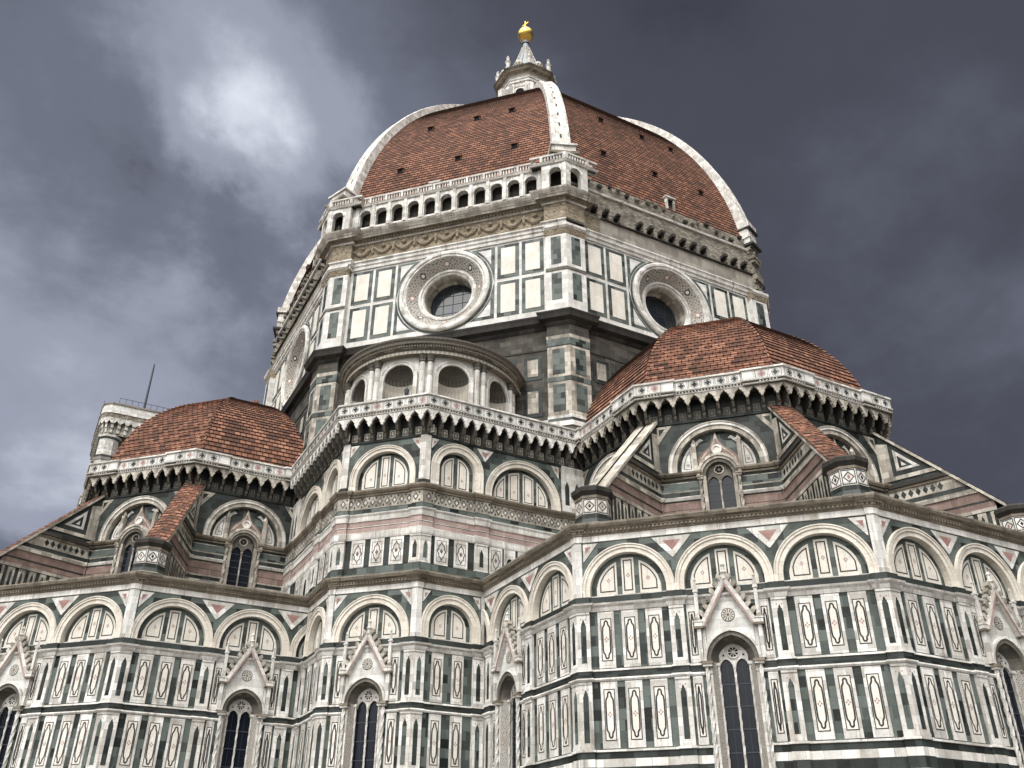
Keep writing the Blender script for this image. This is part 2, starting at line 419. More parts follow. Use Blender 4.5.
def tympanum(mb, r, zs, zb, n, y, win=False, cream='C'):
    """recessed field: green ground, arched white panels each with a black fillet"""
    Rg = r+.01
    xs = [Rg*math.cos(math.pi*i/24) for i in range(25)]
    mb.flat([(Rg, zb)]+[(x, clip_top(x, Rg, zs)) for x in xs]+[(-Rg, zb)], y, 'G')
    Ro = r-.27
    mb.brect(-r, r, zb, zb+.13, y, y-.04, 'W')
    if n == 3: iv = [(-Ro*.99, -.58*r/1.93), (-.32*r/1.93, .32*r/1.93), (.58*r/1.93, Ro*.99)]
    elif n == 2: iv = [(-Ro*.99, -.15), (.15, Ro*.99)]
    else: iv = [(-Ro*.985, -1.20), (-.95, -.14), (.14, .95), (1.20, Ro*.985)]
    def shape(a, b, R, z0, flat):
        k = 8; pts = [(a, z0), (b, z0)]
        if flat:
            t = min(clip_top(a, R, zs), clip_top(b, R, zs)); return pts+[(b, t), (a, t)]
        for i in range(k+1):
            x = b+(a-b)*i/k; pts.append((x, max(clip_top(x, R, zs), z0+.02)))
        return pts
    for a, b in iv:
        cen = (n == 3 and a < 0 < b)
        z0 = zb+.13
        R1 = Ro if not cen else r-.17
        mb.slab(shape(a, b, R1, z0, cen), y, y-.04, 'C')
        mb.line(shape(a+.09*(1 if a > -Ro*.9 else 2), b-.09*(1 if b < Ro*.9 else 2), R1-.12, z0+.16, cen), .06, y-.046, 'I')
        xc = (a+b)/2+(.10 if a < -Ro*.9 else -.10 if b > Ro*.9 else 0); zc = z0+.75 if not cen else z0+.95
        if win and cen: continue
        q = .10
        mb.line([(xc-q, zc), (xc, zc-q*1.2), (xc+q, zc), (xc, zc+q*1.2)], .035, y-.046, 'R')
def blind_arch_mesh(r_in, r_out, zs, zb, n, win=False, leg=None, aged=False):
    mb = MB(); k = 26
    leg = zb if leg is None else leg
    ms = 'A' if aged else 'arch'
    rm = r_in+(r_out-r_in)*.55
    mb.arch(0, semi(r_in, zs, k, leg), semi(rm, zs, k, leg), -.07, .32, 0, ms)
    mb.arch(0, semi(rm, zs, k, leg), semi(r_out-.06, zs, k, leg), -.13, -.07, 0, ms)
    mb.arch(0, semi(r_out-.06, zs, k, leg), semi(r_out, zs, k, leg), -.17, -.13, 0, ms)
    tympanum(mb, r_in, zs, zb, n, .30, win)
    return mb
def triangle(mb, xm, zt, hw, h, y=0, side=0, white='W', inner='R'):
    L = 0 if side > 0 else hw; Rr = 0 if side < 0 else hw
    pts = [(xm-L, zt), (xm-.03*(side <= 0), zt-h), (xm+.03*(side >= 0), zt-h), (xm+Rr, zt)]
    if side > 0: pts = [(xm, zt), (xm, zt-h), (xm+.04, zt-h), (xm+Rr, zt)]
    if side < 0: pts = [(xm-L, zt), (xm-.04, zt-h), (xm, zt-h), (xm, zt)]
    mb.slab(pts, y, y-.03, white)
    c = Vector((sum(a for a, b in pts)/4, zt-h*.36)); s = .46
    if side == 0: tri = [(xm-hw*s, zt-.2), (xm, zt-.2-h*.5), (xm+hw*s, zt-.2)]
    elif side > 0: tri = [(xm+.12, zt-.17), (xm+.12, zt-.17-h*.42), (xm+.12+hw*.42, zt-.17)]
    else: tri = [(xm-.12-hw*.42, zt-.17), (xm-.12, zt-.17-h*.42), (xm-.12, zt-.17)]
    mb.flat(tri, y-.034, inner)

# ------------------------------------------------------------------ the cathedral
cathedral = empty('cathedral', label='great domed cathedral clad in white, green and pink marble with red tiled domes', category='cathedral')

# ---- lower storey walls
ROWS = [(12.87, 15.67), (9.22, 12.28), (5.0, 7.8)]
def lower_bands(mb, xL, xR, tL, tR, pils, gap=None, gz=None):
    P1 = [(0, .30, 'W'), (1.0, .30, 'W'), (1.12, .36, 'W'), (1.25, .30, 'W'), (1.3, .06, 'G'), (2.2, .06, 'W'), (3.0, .06, 'G'), (3.9, .06, 'W'), (4.6, .06, 'W'), (4.72, .13, 'W'), (4.85, .13, 'W'), (4.87, 0, None)]
    P2 = [(4.87, 0, 'G'), (7.8, 0, None)]
    P3 = [(7.8, 0, 'W'), (7.81, .09, 'W'), (7.95, .11, 'W'), (7.96, .02, 'D'), (8.45, .02, 'W'), (8.80, .02, 'D'), (9.10, .02, 'W'), (9.11, .08, 'W'), (9.20, .08, 'W'), (9.21, 0, None)]
    P4 = [(9.21, 0, 'G'), (12.28, 0, None)]
    P5 = [(12.28, 0, 'W'), (12.29, .07, 'W'), (12.37, .12, 'W'), (12.44, .10, 'W'), (12.45, .03, 'D'), (12.76, .03, 'W'), (12.77, .07, 'W'), (12.86, .05, 'W'), (12.87, 0, None)]
    P6 = [(12.87, 0, 'G'), (15.67, 0, None)]
    P7 = [(15.67, 0, 'W'), (15.68, .06, 'W'), (15.80, .10, 'W'), (15.88, .10, 'W'), (15.97, .22, 'W'), (16.06, .25, 'W'), (16.08, .04, 'D'), (16.42, .04, 'W'), (16.425, 0, None)]
    for P, pl in ((P1, 1), (P2, 0), (P3, 1), (P4, 0), (P5, 1)): bands(mb, P, xL, xR, tL, tR, pils if pl else [], .14, gap)
    if gap is None: bands(mb, P6, xL, xR, tL, tR, [])
    else:
        g = gap[1]; c = pointed(g, 12.9, 1.2, 8)
        bands(mb, [(12.87, 0, 'G'), (12.9, 0, None)], xL, xR, tL, tR, [], .14, gap)
        mb.over(0, c, 15.67, 0, 'G')
        mb.rect(xL, -g, 12.9, 15.67, 0, 'G'); mb.rect(g, xR, 12.9, 15.67, 0, 'G')
    bands(mb, P7, xL, xR, tL, tR, pils)
def arch_zone(mb, xL, xR, arches, z0, zt, m='G'):
    x = xL
    for cx, ri, zs in arches:
        mb.rect(x, cx-ri, z0, zt, 0, m)
        mb.over(cx, semi(ri, zs, 26), zt, 0, m); x = cx+ri
    mb.rect(x, xR, z0, zt, 0, m)
CORN = [(19.35, 0, 'W'), (19.36, .05, 'W'), (19.68, .05, 'B'), (19.70, .10, 'B'), (19.78, .13, 'B'), (19.80, .17, 'B'), (19.90, .17, 'B'), (19.92, .22, 'B'), (19.99, .24, 'B'), (20.06, .37, 'B'),
        (20.16, .42, 'A'), (20.22, .46, 'B'), (20.28, .46, 'B'), (20.32, .0, None)]
def cornice_mesh(xL, xR, tL, tR, pils):
    mb = MB(); bands(mb, CORN, xL, xR, tL, tR, pils, .08)
    x = xL+.1
    while x < xR-.1:                           # dentils
        mb.box(x, x+.10, -.25, -.16, 19.80, 19.90, 'B'); x += .21
    return mb
def corner_strip(mb, x, side, p=.08, z0=16.43, z1=19.36, w=.30, m='V'):
    a, b = (x, x+w) if side < 0 else (x-w, x)
    if side < 0: a -= T22*p
    else: b += T22*p
    mb.brect(a, b, z0+.22, z1, 0, -p, m)
    mb.brect(a, b+.03 if side < 0 else b, z0, z0+.24, 0, -p-.05, 'W')

def tribune_wall_mesh():
    hw = 7.348; mb = MB()
    pils = [(-hw, -6.75), (-2.78, -2.06), (2.06, 2.78), (6.75, hw)]
    lower_bands(mb, -hw, hw, T22, T22, pils, (-1.0, 1.0))
    for c in (-4.75, 4.75):
        for d in (-1.2, 0, 1.2):
            for z0, z1 in ROWS: cartouche(mb, c+d, z0+.03, z1-.03, .82)
    for s in (-1, 1):
        for z0, z1 in ROWS: cartouche(mb, s*1.71, z0+.02, z1-.02, .46)
    ar = [(-4.75, 1.93, 16.72), (0, 1.93, 16.72), (4.75, 1.93, 16.72)]
    arch_zone(mb, -hw, hw, ar, 16.43, 19.355)
    for x in (-2.375, 2.375): triangle(mb, x, 19.27, 1.0, 1.1)
    triangle(mb, -6.98, 19.27, .78, .95, 0, 1); triangle(mb, 6.98, 19.27, .78, .95, 0, -1)
    for s in (-1, 1): corner_strip(mb, s*hw, s)
    return mb, pils, ar
def sac_mid_mesh():
    hw = 2.851; mb = MB()
    pils = [(-hw, -2.27), (2.27, hw)]
    lower_bands(mb, -hw, hw, T22, T22, pils, (-1.0, 1.0))
    for s in (-1, 1):
        for z0, z1 in ROWS: cartouche(mb, s*1.72, z0+.03, z1-.03, .60)
    ar = [(0, 2.0, 16.62)]
    arch_zone(mb, -hw, hw, ar, 16.43, 19.355)
    triangle(mb, -2.52, 19.27, .8, .95, 0, 1); triangle(mb, 2.52, 19.27, .8, .95, 0, -1)
    for s in (-1, 1): corner_strip(mb, s*hw, s)
    return mb, pils, ar
def sac_side_mesh():      # the flank that meets the tribune, corner at its left end; x measured from the corner
    L = 4.9; mb = MB()
    pils = [(0, .63), (3.70, 4.42)]
    lower_bands(mb, 0, L, T22, 0, pils)
    for c in (1.46, 2.76):
        for z0, z1 in ROWS: cartouche(mb, c, z0+.03, z1-.03, .74)
    ar = [(2.22, 1.42, 17.20)]
    arch_zone(mb, 0, L, ar, 16.43, 19.355)
    triangle(mb, .36, 19.27, .5, .7, 0, 1); triangle(mb, 4.15, 19.27, .5, .7, 0, -1)
    corner_strip(mb, 0, -1); mb.brect(4.22, 4.42, 16.43, 19.36, 0, -.08, 'W')
    return mb, pils, ar

# ---- windows
def column(mb, x, y, z0, z1, r, m, n=8, spiral=False, cap=True):
    if spiral:
        k = int((z1-z0)/.09); A = 8
        P = [[(x+(r*(1+.22*math.sin(3*(2*math.pi*j/A)-i*1.05)))*math.cos(2*math.pi*j/A), y+(r*(1+.22*math.sin(3*(2*math.pi*j/A)-i*1.05)))*math.sin(2*math.pi*j/A), z0+(z1-z0)*i/k) for j in range(A)] for i in range(k+1)]
        for i in range(k):
            for j in range(A):
                mb.poly([P[i][j], P[i][(j+1) % A], P[i+1][(j+1) % A], P[i+1][j]], m)
    else: mb.lathe(x, y, [(r, z0), (r, z1)], n, m)
    if cap:
        mb.lathe(x, y, [(r*1.1, z1-.02), (r*1.6, z1+.14), (r*1.6, z1+.2)], n, m); mb.lathe(x, y, [(r*1.6, z1+.2), (0, z1+.2)], n, m)
def lancet_window(parent, loc, rz, meshes={}):
    w = empty('lancet_window', parent, loc, rz)
    if not meshes:
        zb, zs, g = 4.9, 12.9, 1.0
        f = MB()
        # moulded arch and splayed, inlaid jambs
        c0 = pointed(.74, zs, 1.2, 9, zb); c1 = pointed(.74, zs, 1.2, 9, zb, .26); c2 = pointed(.74, zs, 1.2, 9, zs, .58)
        c1h = pointed(.74, zs, 1.2, 9, zs, .26); cm = pointed(.74, zs, 1.2, 9, zs, .46)
        for i in range(len(c0)-1):
            a, b, c, d = c0[i], c0[i+1], c1[i+1], c1[i]
            L0 = .26 if True else 0
            f.poly([(d[0], 0, d[1]), (a[0], .42, a[1]), (b[0], .42, b[1]), (c[0], 0, c[1])], 'M' if min(a[1], b[1]) < zs-.1 else 'S')
            f.poly([(a[0], .42, a[1]), (a[0], .60, a[1]), (b[0], .60, b[1]), (b[0], .42, b[1])], 'W')
        f.arch(0, c1h, cm, -.16, 0, 0, 'S'); f.arch(0, cm, c2, -.24, -.16, 0, 'W')
        for s in (-1, 1):
            f.brect(min(s*1.0, s*1.12), max(s*1.0, s*1.12), zb, zs-.2, 0, -.06, 'W')
            f.box(s*1.18-.26, s*1.18+.26, -.36, .1, zs-.16, zs-.04, 'B'); f.box(s*1.18-.22, s*1.18+.22, -.32, .1, zs-.26, zs-.16, 'W')
            f.box(s*.74-.12, s*.74+.10, .28, .55, zs-.14, zs-.02, 'W')
        f.brect(-1.5, 1.5, zb-.35, zb, .5, -.34, 'W')
        meshes['frame'] = f.mesh('frame')
        q = MB(); column(q, 0, 0, zb, zs-.28, .095, 'W', spiral=True); meshes['col'] = q.mesh('spiral_column')
        q = MB(); column(q, 0, 0, zb, zs-.2, .05, 'W', spiral=True); meshes['thin'] = q.mesh('thin_column')
        # glass and tracery
        gl = MB(); c = pointed(.74, zs, 1.2, 9, zb); gl.flat([(x, z) for x, z in c][::-1], .58, 'E'); 
        for z in np.arange(zb+1.0, zs, 1.0): gl.brect(-.72, .72, z, z+.05, .58, .55, 'X')
        for x in (-.36, .36): gl.brect(x-.006, x+.006, zb, zs+.2, .58, .57, 'X')
        meshes['glass'] = gl.mesh('glass')
        t = MB(); n = 24; top = pointed(.74, zs, 1.2, 30)
        def ztop(x):
            for (x0, z0), (x1, z1) in zip(top, top[1:]):
                if x0-1e-6 <= x <= x1+1e-6: return z0+(z1-z0)*(x-x0)/max(x1-x0, 1e-9)
            return zs
        lc = pointed(.30, zs-.25, 1.5, 8)
        for s in (-1, 1):
            cx = s*.37
            for (x0, z0), (x1, z1) in zip(lc, lc[1:]):
                if abs(x1-x0) < 1e-6: continue
                t.poly([(cx+x0, .44, z0), (cx+x1, .44, z1), (cx+x1, .44, max(ztop(cx+x1), z1)), (cx+x0, .44, max(ztop(cx+x0), z0))], 'W')
                t.poly([(cx+x0, .44, z0), (cx+x0, .56, z0), (cx+x1, .56, z1), (cx+x1, .44, z1)], 'W')
        t.rect(-.07, .07, zs-.25, ztop(0), .44, 'W')
        rc = zs+.47; rr = .235
        t.flat([(rr*math.cos(a), rc+rr*math.sin(a)) for a in np.linspace(0, 2*math.pi, 21)[:-1]], .435, 'Z')
        for k in range(8):
            a = k*math.pi/4; u = Vector((math.cos(a), math.sin(a))); v = Vector((-u.y, u.x))
            pts = [u*.07+v*.016, u*rr+v*.028, u*rr-v*.028, u*.07-v*.016][::-1]
            t.slab([(p.x, rc+p.y) for p in pts], .435, .41, 'W')
        t.flat([(.07*math.cos(a), rc+.07*math.sin(a)) for a in np.linspace(0, 2*math.pi, 13)[:-1]], .408, 'W')
        t.arch(0, [(-.235*math.cos(math.pi*2*i/20), rc+.235*math.sin(math.pi*2*i/20)) for i in range(21)], [(-.30*math.cos(math.pi*2*i/20), rc+.30*math.sin(math.pi*2*i/20)) for i in range(21)], .39, .435, .44, 'W')
        for s in (-1, 1): t.flat([(s*.46-.06, zs+.30), (s*.46+.06, zs+.30), (s*.46, zs+.44)], .435, 'Z')
        meshes['tracery'] = t.mesh('tracery')
        m = MB(); column(m, 0, .46, zb, zs-.32, .055, 'W', spiral=True); m.brect(-.06, .06, zs-.14, zs+.02, .5, .40, 'W'); meshes['mullion'] = m.mesh('mullion')
        # gable with medallion, crockets and finial
        g_ = MB(); ax, fz, az = 1.44, 14.48, 16.95
        d = Vector((ax, az-fz)).normalized(); nrm = Vector((d.y, -d.x))  # bar thickness inward
        for s in (-1, 1):
            o1, o2 = Vector((-ax, fz)), Vector((0, az)); i1, i2 = o1+nrm*.30, Vector((0, az-.30/d.x))
            bar = [o1, Vector((-ax+.36, fz)), i2, o2] if True else None
            pts = [(s*-p.x*-1 if False else p.x, p.y) for p in bar]
            if s > 0: pts = [(-x, z) for x, z in pts][::-1]
            g_.slab(pts, 0, -.30, 'W')
            pm = [(x*.9, z+.02-(0)) for x, z in pts]
            bar2 = [(-ax+.24, fz+.02), (-ax+.34, fz+.02), (0, az-.30/d.x+.03), (0, az-.30/d.x+.22)]
            if s > 0: bar2 = [(-x, z) for x, z in bar2][::-1]
            g_.slab(bar2, -.30, -.35, 'P')
            for k in range(7):
                f_ = (k+.6)/7.3; px, pz = -ax*(1-f_), fz+(az-fz)*f_
                q = [(px-.24, pz+.12), (px-.04, pz-.10), (px+.06, pz+.10), (px-.04, pz+.24), (px-.18, pz+.30)]
                if s > 0: q = [(-x, z) for x, z in q][::-1]
                g_.slab(q, -.06, -.30, 'A')
        g_.flat([(-ax+.3, fz), (ax-.3, fz), (0, az-.4)], -.05, 'V')
        hd = pointed(.74, zs, 1.2, 9, None, .55)
        for s in (-1, 1): g_.rect(min(s*1.14, s*1.31), max(s*1.14, s*1.31), zs, fz, -.045, 'V')
        g_.over(0, [(x, min(z, fz)) for x, z in hd if abs(x) < 1.14], fz, -.045, 'V'); g_.rect(-1.14, hd[1][0], zs+.4, fz, -.05, 'V'); g_.rect(-hd[1][0], 1.14, zs+.4, fz, -.05, 'V')
        g_.lathe(0, 0, [], 8, 'W') if False else None
        cz = 15.03
        disc = lambda r, y, m: g_.flat([(r*math.cos(a), cz+r*math.sin(a)) for a in np.linspace(0, 2*math.pi, 25)[:-1]], y, m)
        disc(.32, -.07, 'I'); disc(.285, -.075, 'C')
        for k in range(12):
            a = k*math.pi/6; u = Vector((math.cos(a), math.sin(a))); v = Vector((-u.y, u.x))
            pts = [u*.09-v*.01, u*.26-v*.04, u*.26+v*.04, u*.09+v*.01]
            g_.flat([(p.x, cz+p.y) for p in pts], -.08, 'S')
        disc(.07, -.08, 'S')
        g_.lathe(0, -.18, [(.14, 16.65), (.18, 16.75), (.10, 16.85), (.12, 16.98), (.19, 17.08), (.10, 17.16), (.08, 17.36), (.13, 17.45), (.06, 17.53), (0, 17.64)], 7, 'W')
        meshes['gable'] = g_.mesh('gable')
        pn = MB()
        pn.box(-.09, .09, -.26, 0, zs, 14.42, 'W'); pn.box(-.22, .22, -.36, 0, 14.42, 14.52, 'B'); pn.box(-.19, .19, -.33, 0, 14.52, 14.72, 'W'); pn.box(-.22, .22, -.36, 0, 14.72, 14.78, 'W')
        pn.box(-.085, .085, -.25, -.08, 14.78, 16.3, 'W')
        pn.box(-.12, .12, -.29, -.04, 16.2, 16.28, 'W')
        pn.lathe(0, -.165, [(.12, 16.28), (.05, 16.75), (.08, 16.82), (0, 17.0)], 4, 'W')
        meshes['pinnacle'] = pn.mesh('pinnacle')
    put('frame', meshes['frame'], w)
    for s in (-1, 1):
        put('spiral_column', meshes['col'], w, (s*1.22, -.14, 0)); put('thin_column', meshes['thin'], w, (s*.72, .38, 0))
        put('pinnacle', meshes['pinnacle'], w, (s*1.42, 0, 0))
    for k in ('glass', 'tracery', 'mullion', 'gable'): put(k, meshes[k], w)
    return w

# ---- upper storey walls
def upper_bands(mb, xL, xR, tL, tR, pils, gap=None, aged=False):
    w = 'A' if aged else 'W'
    P0 = [(20.2, .04, 'G'), (20.88, .04, w), (20.89, 0, None)]
    P1 = [(20.89, 0, 'D'), (22.70, 0, None)]
    P2 = [(22.70, 0, w), (22.71, .06, w), (22.82, .08, w), (23.18, .08, 'P'), (23.20, .03, 'P'), (23.48, .03, 'D'), (23.52, .035, 'W'), (23.56, .03, 'P'), (23.88, .03, w), (23.9, .08, w), (24.2, .10, w), (24.32, .16, w), (24.40, .16, w), (24.41, .03, 'G'), (24.74, .03, w),
          (24.75, .06, 'A' if not aged else 'S'), (25.56, .06, 'B'), (25.58, .14, 'B'), (25.68, .16, 'B'), (25.72, .24, 'B'), (25.85, .34, 'B'), (25.96, .36, 'B'), (26.0, .02, None)]
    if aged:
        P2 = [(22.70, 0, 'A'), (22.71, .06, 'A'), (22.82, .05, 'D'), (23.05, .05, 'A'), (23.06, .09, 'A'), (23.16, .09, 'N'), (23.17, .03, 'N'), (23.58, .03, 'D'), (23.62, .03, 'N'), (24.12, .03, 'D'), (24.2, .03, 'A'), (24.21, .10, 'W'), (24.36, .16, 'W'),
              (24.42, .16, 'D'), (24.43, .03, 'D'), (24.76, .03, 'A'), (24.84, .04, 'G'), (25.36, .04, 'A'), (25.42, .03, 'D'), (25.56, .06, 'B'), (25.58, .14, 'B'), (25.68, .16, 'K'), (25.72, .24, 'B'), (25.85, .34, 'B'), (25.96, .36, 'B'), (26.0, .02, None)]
    bands(mb, P0, xL, xR, tL, tR, pils, .14, gap); bands(mb, P1, xL, xR, tL, tR, [], .14, gap); bands(mb, P2, xL, xR, tL, tR, pils, .14, gap)
    x = xL+.3 if not aged else xR
    while x < xR-.25:                          # lozenge frieze
        inp = any(a-.1 < x < b+.1 for a, b in pils); y = -.065-(.14 if inp else 0)
        if not (gap and gap[0]-.3 < x < gap[1]+.3):
            mb.flat([(x-.20, 25.16), (x, 24.86), (x+.20, 25.16), (x, 25.46)], y, 'S' if not aged else 'G')
            mb.flat([(x-.10, 25.16), (x, 25.02), (x+.10, 25.16), (x, 25.30)], y-.004, w if not aged else 'S')
            for dz in (.26, -.26): mb.flat([(x+.25-.07, 25.16+dz), (x+.25, 25.16+dz-.10), (x+.25+.07, 25.16+dz), (x+.25, 25.16+dz+.10)], y, 'D')
        x += .5
ZU0, ZU1 = 26.0, 29.5
def up_strip(mb, x, side, w=.34, p=.09, t=T22):
    a, b = (x-t*p, x+w) if side < 0 else (x-w, x+t*p)
    mb.brect(a, b, 26.35, ZU1, 0, -p, 'W' if w < .4 else 'A'); mb.brect(a, b, 26.0, 26.35, 0, -p-.05, 'K')
def up_sac_mid():
    hw = 2.851; mb = MB(); pils = [(-hw, -1.95), (2.25, hw)]
    pils = [(-hw, -2.2), (2.2, hw)]
    upper_bands(mb, -hw, hw, T22, T22, pils)
    for c in (-1.3, 0, 1.3): diamond_panel(mb, c, 20.92, 22.68, .92)
    ar = [(0, 1.88, 26.78)]; arch_zone(mb, -hw, hw, ar, ZU0, ZU1)
    triangle(mb, -2.48, 29.36, .62, .8, 0, 1); triangle(mb, 2.48, 29.36, .62, .8, 0, -1)
    for s in (-1, 1): up_strip(mb, s*hw, s)
    return mb, pils, ar
def up_sac_side():        # corner at x=0, meets the tribune wall at x=12
    L = 12.4; mb = MB(); pils = [(0, .65), (3.65, 4.55), (10.2, 11.95)]
    upper_bands(mb, 0, L, T22, 0, pils)
    for c in (1.40, 2.72, 5.15, 7.2, 8.2): diamond_panel(mb, c, 20.92, 22.68, .92)
    mb.brect(5.75, 6.55, 20.92, 22.68, 0, -.05, 'W'); mb.slab([(5.9, 20.95), (6.4, 20.95), (6.4, 21.7), (6.3, 22), (6.15, 22.1), (6, 22), (5.9, 21.7)], -.05, -.055, 'Z')
    ar = [(2.28, 1.27, 27.42), (7.15, 2.35, 26.30)]; arch_zone(mb, 0, L, ar, ZU0, ZU1)
    triangle(mb, .42, 29.36, .5, .7, 0, 1); triangle(mb, 4.28, 29.36, .6, .85); triangle(mb, 9.95, 29.36, .6, .85, 0, -1)
    up_strip(mb, 0, -1); mb.brect(10.15, L, 26.0, ZU1, 0, -.12, 'W')
    for c in (10.55, 11.35): lancet(mb, c, 26.6, 28.3, .34, -.125, 'D')
    return mb, pils, ar
def up_trib():
    hw = 4.225; mb = MB(); pils = [(-hw, -3.55), (3.55, hw)]
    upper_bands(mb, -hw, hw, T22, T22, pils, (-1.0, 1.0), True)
    for s in (-1, 1):
        for c in (1.6, 2.6): diamond_panel(mb, s*c, 20.92, 22.68, .8)
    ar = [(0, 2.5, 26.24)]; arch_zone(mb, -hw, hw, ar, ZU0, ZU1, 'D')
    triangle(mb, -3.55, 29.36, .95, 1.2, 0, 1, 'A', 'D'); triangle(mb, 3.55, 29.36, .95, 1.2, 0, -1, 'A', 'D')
    for s in (-1, 1):
        up_strip(mb, s*hw, s, .5)
    return mb, pils, ar
def trib_arch():
    mb = MB(); k = 26; r_in, r_out, zs = 2.5, 3.02, 26.24
    rm = 2.78
    mb.arch(0, semi(r_in, zs, k, 26.0), semi(rm, zs, k, 26.0), -.08, .32, 0, 'A'); mb.arch(0, semi(rm, zs, k, 26.0), semi(2.95, zs, k, 26.0), -.16, -.08, 0, 'W'); mb.arch(0, semi(2.95, zs, k, 26.0), semi(r_out, zs, k, 26.0), -.2, -.16, 0, 'A')
    y = .30; xs = [r_in*math.cos(math.pi*i/24) for i in range(25)]
    mb.flat([(r_in, 26)]+[(x, clip_top(x, r_in, zs)) for x in xs]+[(-r_in, 26)], y, 'G')
    def seg(a, b, R, z0, n=8): return [(a, z0), (b, z0)]+[(b+(a-b)*i/n, max(clip_top(b+(a-b)*i/n, R, zs), z0+.02)) for i in range(n+1)]
    for s in (-1, 1):
        def S(pts): return pts if s > 0 else [(-x, z) for x, z in pts][::-1]
        mb.slab(S(seg(1.42, 2.36, 2.38, 26.12)), y, y-.04, 'D')
        mb.slab(S(seg(1.50, 2.25, 2.27, 26.2)), y-.04, y-.05, 'W')
        mb.line(S(seg(1.62, 2.10, 2.12, 26.34)), .04, y-.055, 'I')
        mb.line(S([(1.72, 26.62), (1.82, 26.52), (1.92, 26.62), (1.82, 26.72)]), .03, y-.055, 'I')
        # scrolled upper pieces beside the ogee
        mb.slab(S([(1.2, 27.15), (1.25, 27.7), (.95, 28.05), (.5, 28.15), (.28, 28.42), (.9, 28.45), (1.25, 28.22), (1.6, 27.85), (1.42, 27.2)][::-1]), y, y-.04, 'D')
        mb.slab(S([(1.27, 27.35), (1.3, 27.75), (1.0, 28.1), (.75, 28.2), (.95, 28.36), (1.2, 28.16), (1.42, 27.8), (1.36, 27.3)][::-1]), y-.04, y-.05, 'W')
    return mb
def tribune_window(parent, loc, rz, meshes={}):
    w = empty('tracery_window', parent, loc, rz)
    if not meshes:
        zb, zs = 20.6, 25.65
        f = MB()
        c0 = pointed(.80, zs, 1.08, 9, zs); c1 = pointed(.80, zs, 1.08, 9, zs, .2); c2 = pointed(.80, zs, 1.08, 9, zs, .36); c3 = pointed(.80, zs, 1.08, 9, zs, .52)
        f.arch(0, c0, c1, -.10, .5, .3, 'S'); f.arch(0, c1, c2, -.2, -.1, .3, 'A'); f.arch(0, c2, c3, -.28, -.2, .3, 'A')
        for s in (-1, 1):
            f.box(min(s*.80, s*1.02), max(s*.80, s*1.02), -.10, .6, zb, zs, 'A')
            f.box(s*1.16-.2, s*1.16+.2, -.34, .3, zs-.12, zs+.0, 'B'); f.box(s*1.16-.17, s*1.16+.17, -.3, .3, zs-.24, zs-.12, 'A')
            f.box(s*1.36-.12, s*1.36+.12, -.05, .3, zs+.0, 27.9, 'A'); f.lathe(s*1.36, .1, [(.2, 27.9), (0, 28.35)], 4, 'A')
        # ogee crown with roundel
        og = [(1.3, 26.35), (1.22, 26.85), (.85, 27.3), (.45, 27.62), (.18, 28.05), (.0, 28.62), (-.18, 28.05), (-.45, 27.62), (-.85, 27.3), (-1.22, 26.85), (-1.3, 26.35)]
        head = pointed(.80, zs, 1.08, 9, None, .52)
        hz = [p for p in head if p[1] > 26.35]
        f.slab(og+[(x, z-.05) for x, z in hz], .30, .10, 'N')
        f.line([(x*.9, z-.1) for x, z in og]+[(x, z-.02) for x, z in hz], .07, .095, 'A')
        f.arch(0, [(-.2*math.cos(math.pi*2*i/20), 27.42+.2*math.sin(math.pi*2*i/20)) for i in range(21)], [(-.32*math.cos(math.pi*2*i/20), 27.42+.32*math.sin(math.pi*2*i/20)) for i in range(21)], .02, .1, .1, 'W')
        f.flat([(.2*math.cos(a), 27.42+.2*math.sin(a)) for a in np.linspace(0, 2*math.pi, 17)[:-1]], .08, 'C')
        meshes['frame'] = f.mesh('frame')
        q = MB(); column(q, 0, 0, zb, zs-.3, .10, 'A', spiral=True); meshes['col'] = q.mesh('spiral_column')
        gl = MB(); c = pointed(.80, zs, 1.08, 9, zb); gl.flat(c[::-1], .28, 'E')
        for z in np.arange(zb+.5, zs, .5): gl.brect(-.8, .8, z, z+.04, .28, .26, 'X')
        meshes['glass'] = gl.mesh('glass')
        t = MB(); top = pointed(.80, zs, 1.08, 30); lc = pointed(.33, zs-.45, 1.4, 8)
        def ztop(x):
            for (x0, z0), (x1, z1) in zip(top, top[1:]):
                if x0-1e-6 <= x <= x1+1e-6: return z0+(z1-z0)*(x-x0)/max(x1-x0, 1e-9)
            return zs
        for s in (-1, 1):
            cx = s*.40
            for (x0, z0), (x1, z1) in zip(lc, lc[1:]):
                if abs(x1-x0) < 1e-6: continue
                t.poly([(cx+x0, .16, z0), (cx+x1, .16, z1), (cx+x1, .16, max(ztop(cx+x1), z1)), (cx+x0, .16, max(ztop(cx+x0), z0))], 'S')
        t.rect(-.07, .07, zs-.45, ztop(0), .16, 'S')
        rc = zs+.42
        for k in range(6):
            a = k*math.pi/3; ux, uz = math.cos(a)*.15, math.sin(a)*.15
            t.flat([(ux+.075*math.cos(b), rc+uz+.075*math.sin(b)) for b in np.linspace(0, 2*math.pi, 11)[:-1]], .155, 'Z')
        t.arch(0, [(-.25*math.cos(math.pi*2*i/20), rc+.25*math.sin(math.pi*2*i/20)) for i in range(21)], [(-.31*math.cos(math.pi*2*i/20), rc+.31*math.sin(math.pi*2*i/20)) for i in range(21)], .12, .16, .16, 'A')
        meshes['tracery'] = t.mesh('tracery')
        m = MB(); column(m, 0, .18, zb, zs-.55, .06, 'A', spiral=False); meshes['mullion'] = m.mesh('mullion')
    put('frame', meshes['frame'], w)
    for s in (-1, 1): put('spiral_column', meshes['col'], w, (s*1.16, -.14, 0))
    for k in ('glass', 'tracery', 'mullion'): put(k, meshes[k], w)
    return w

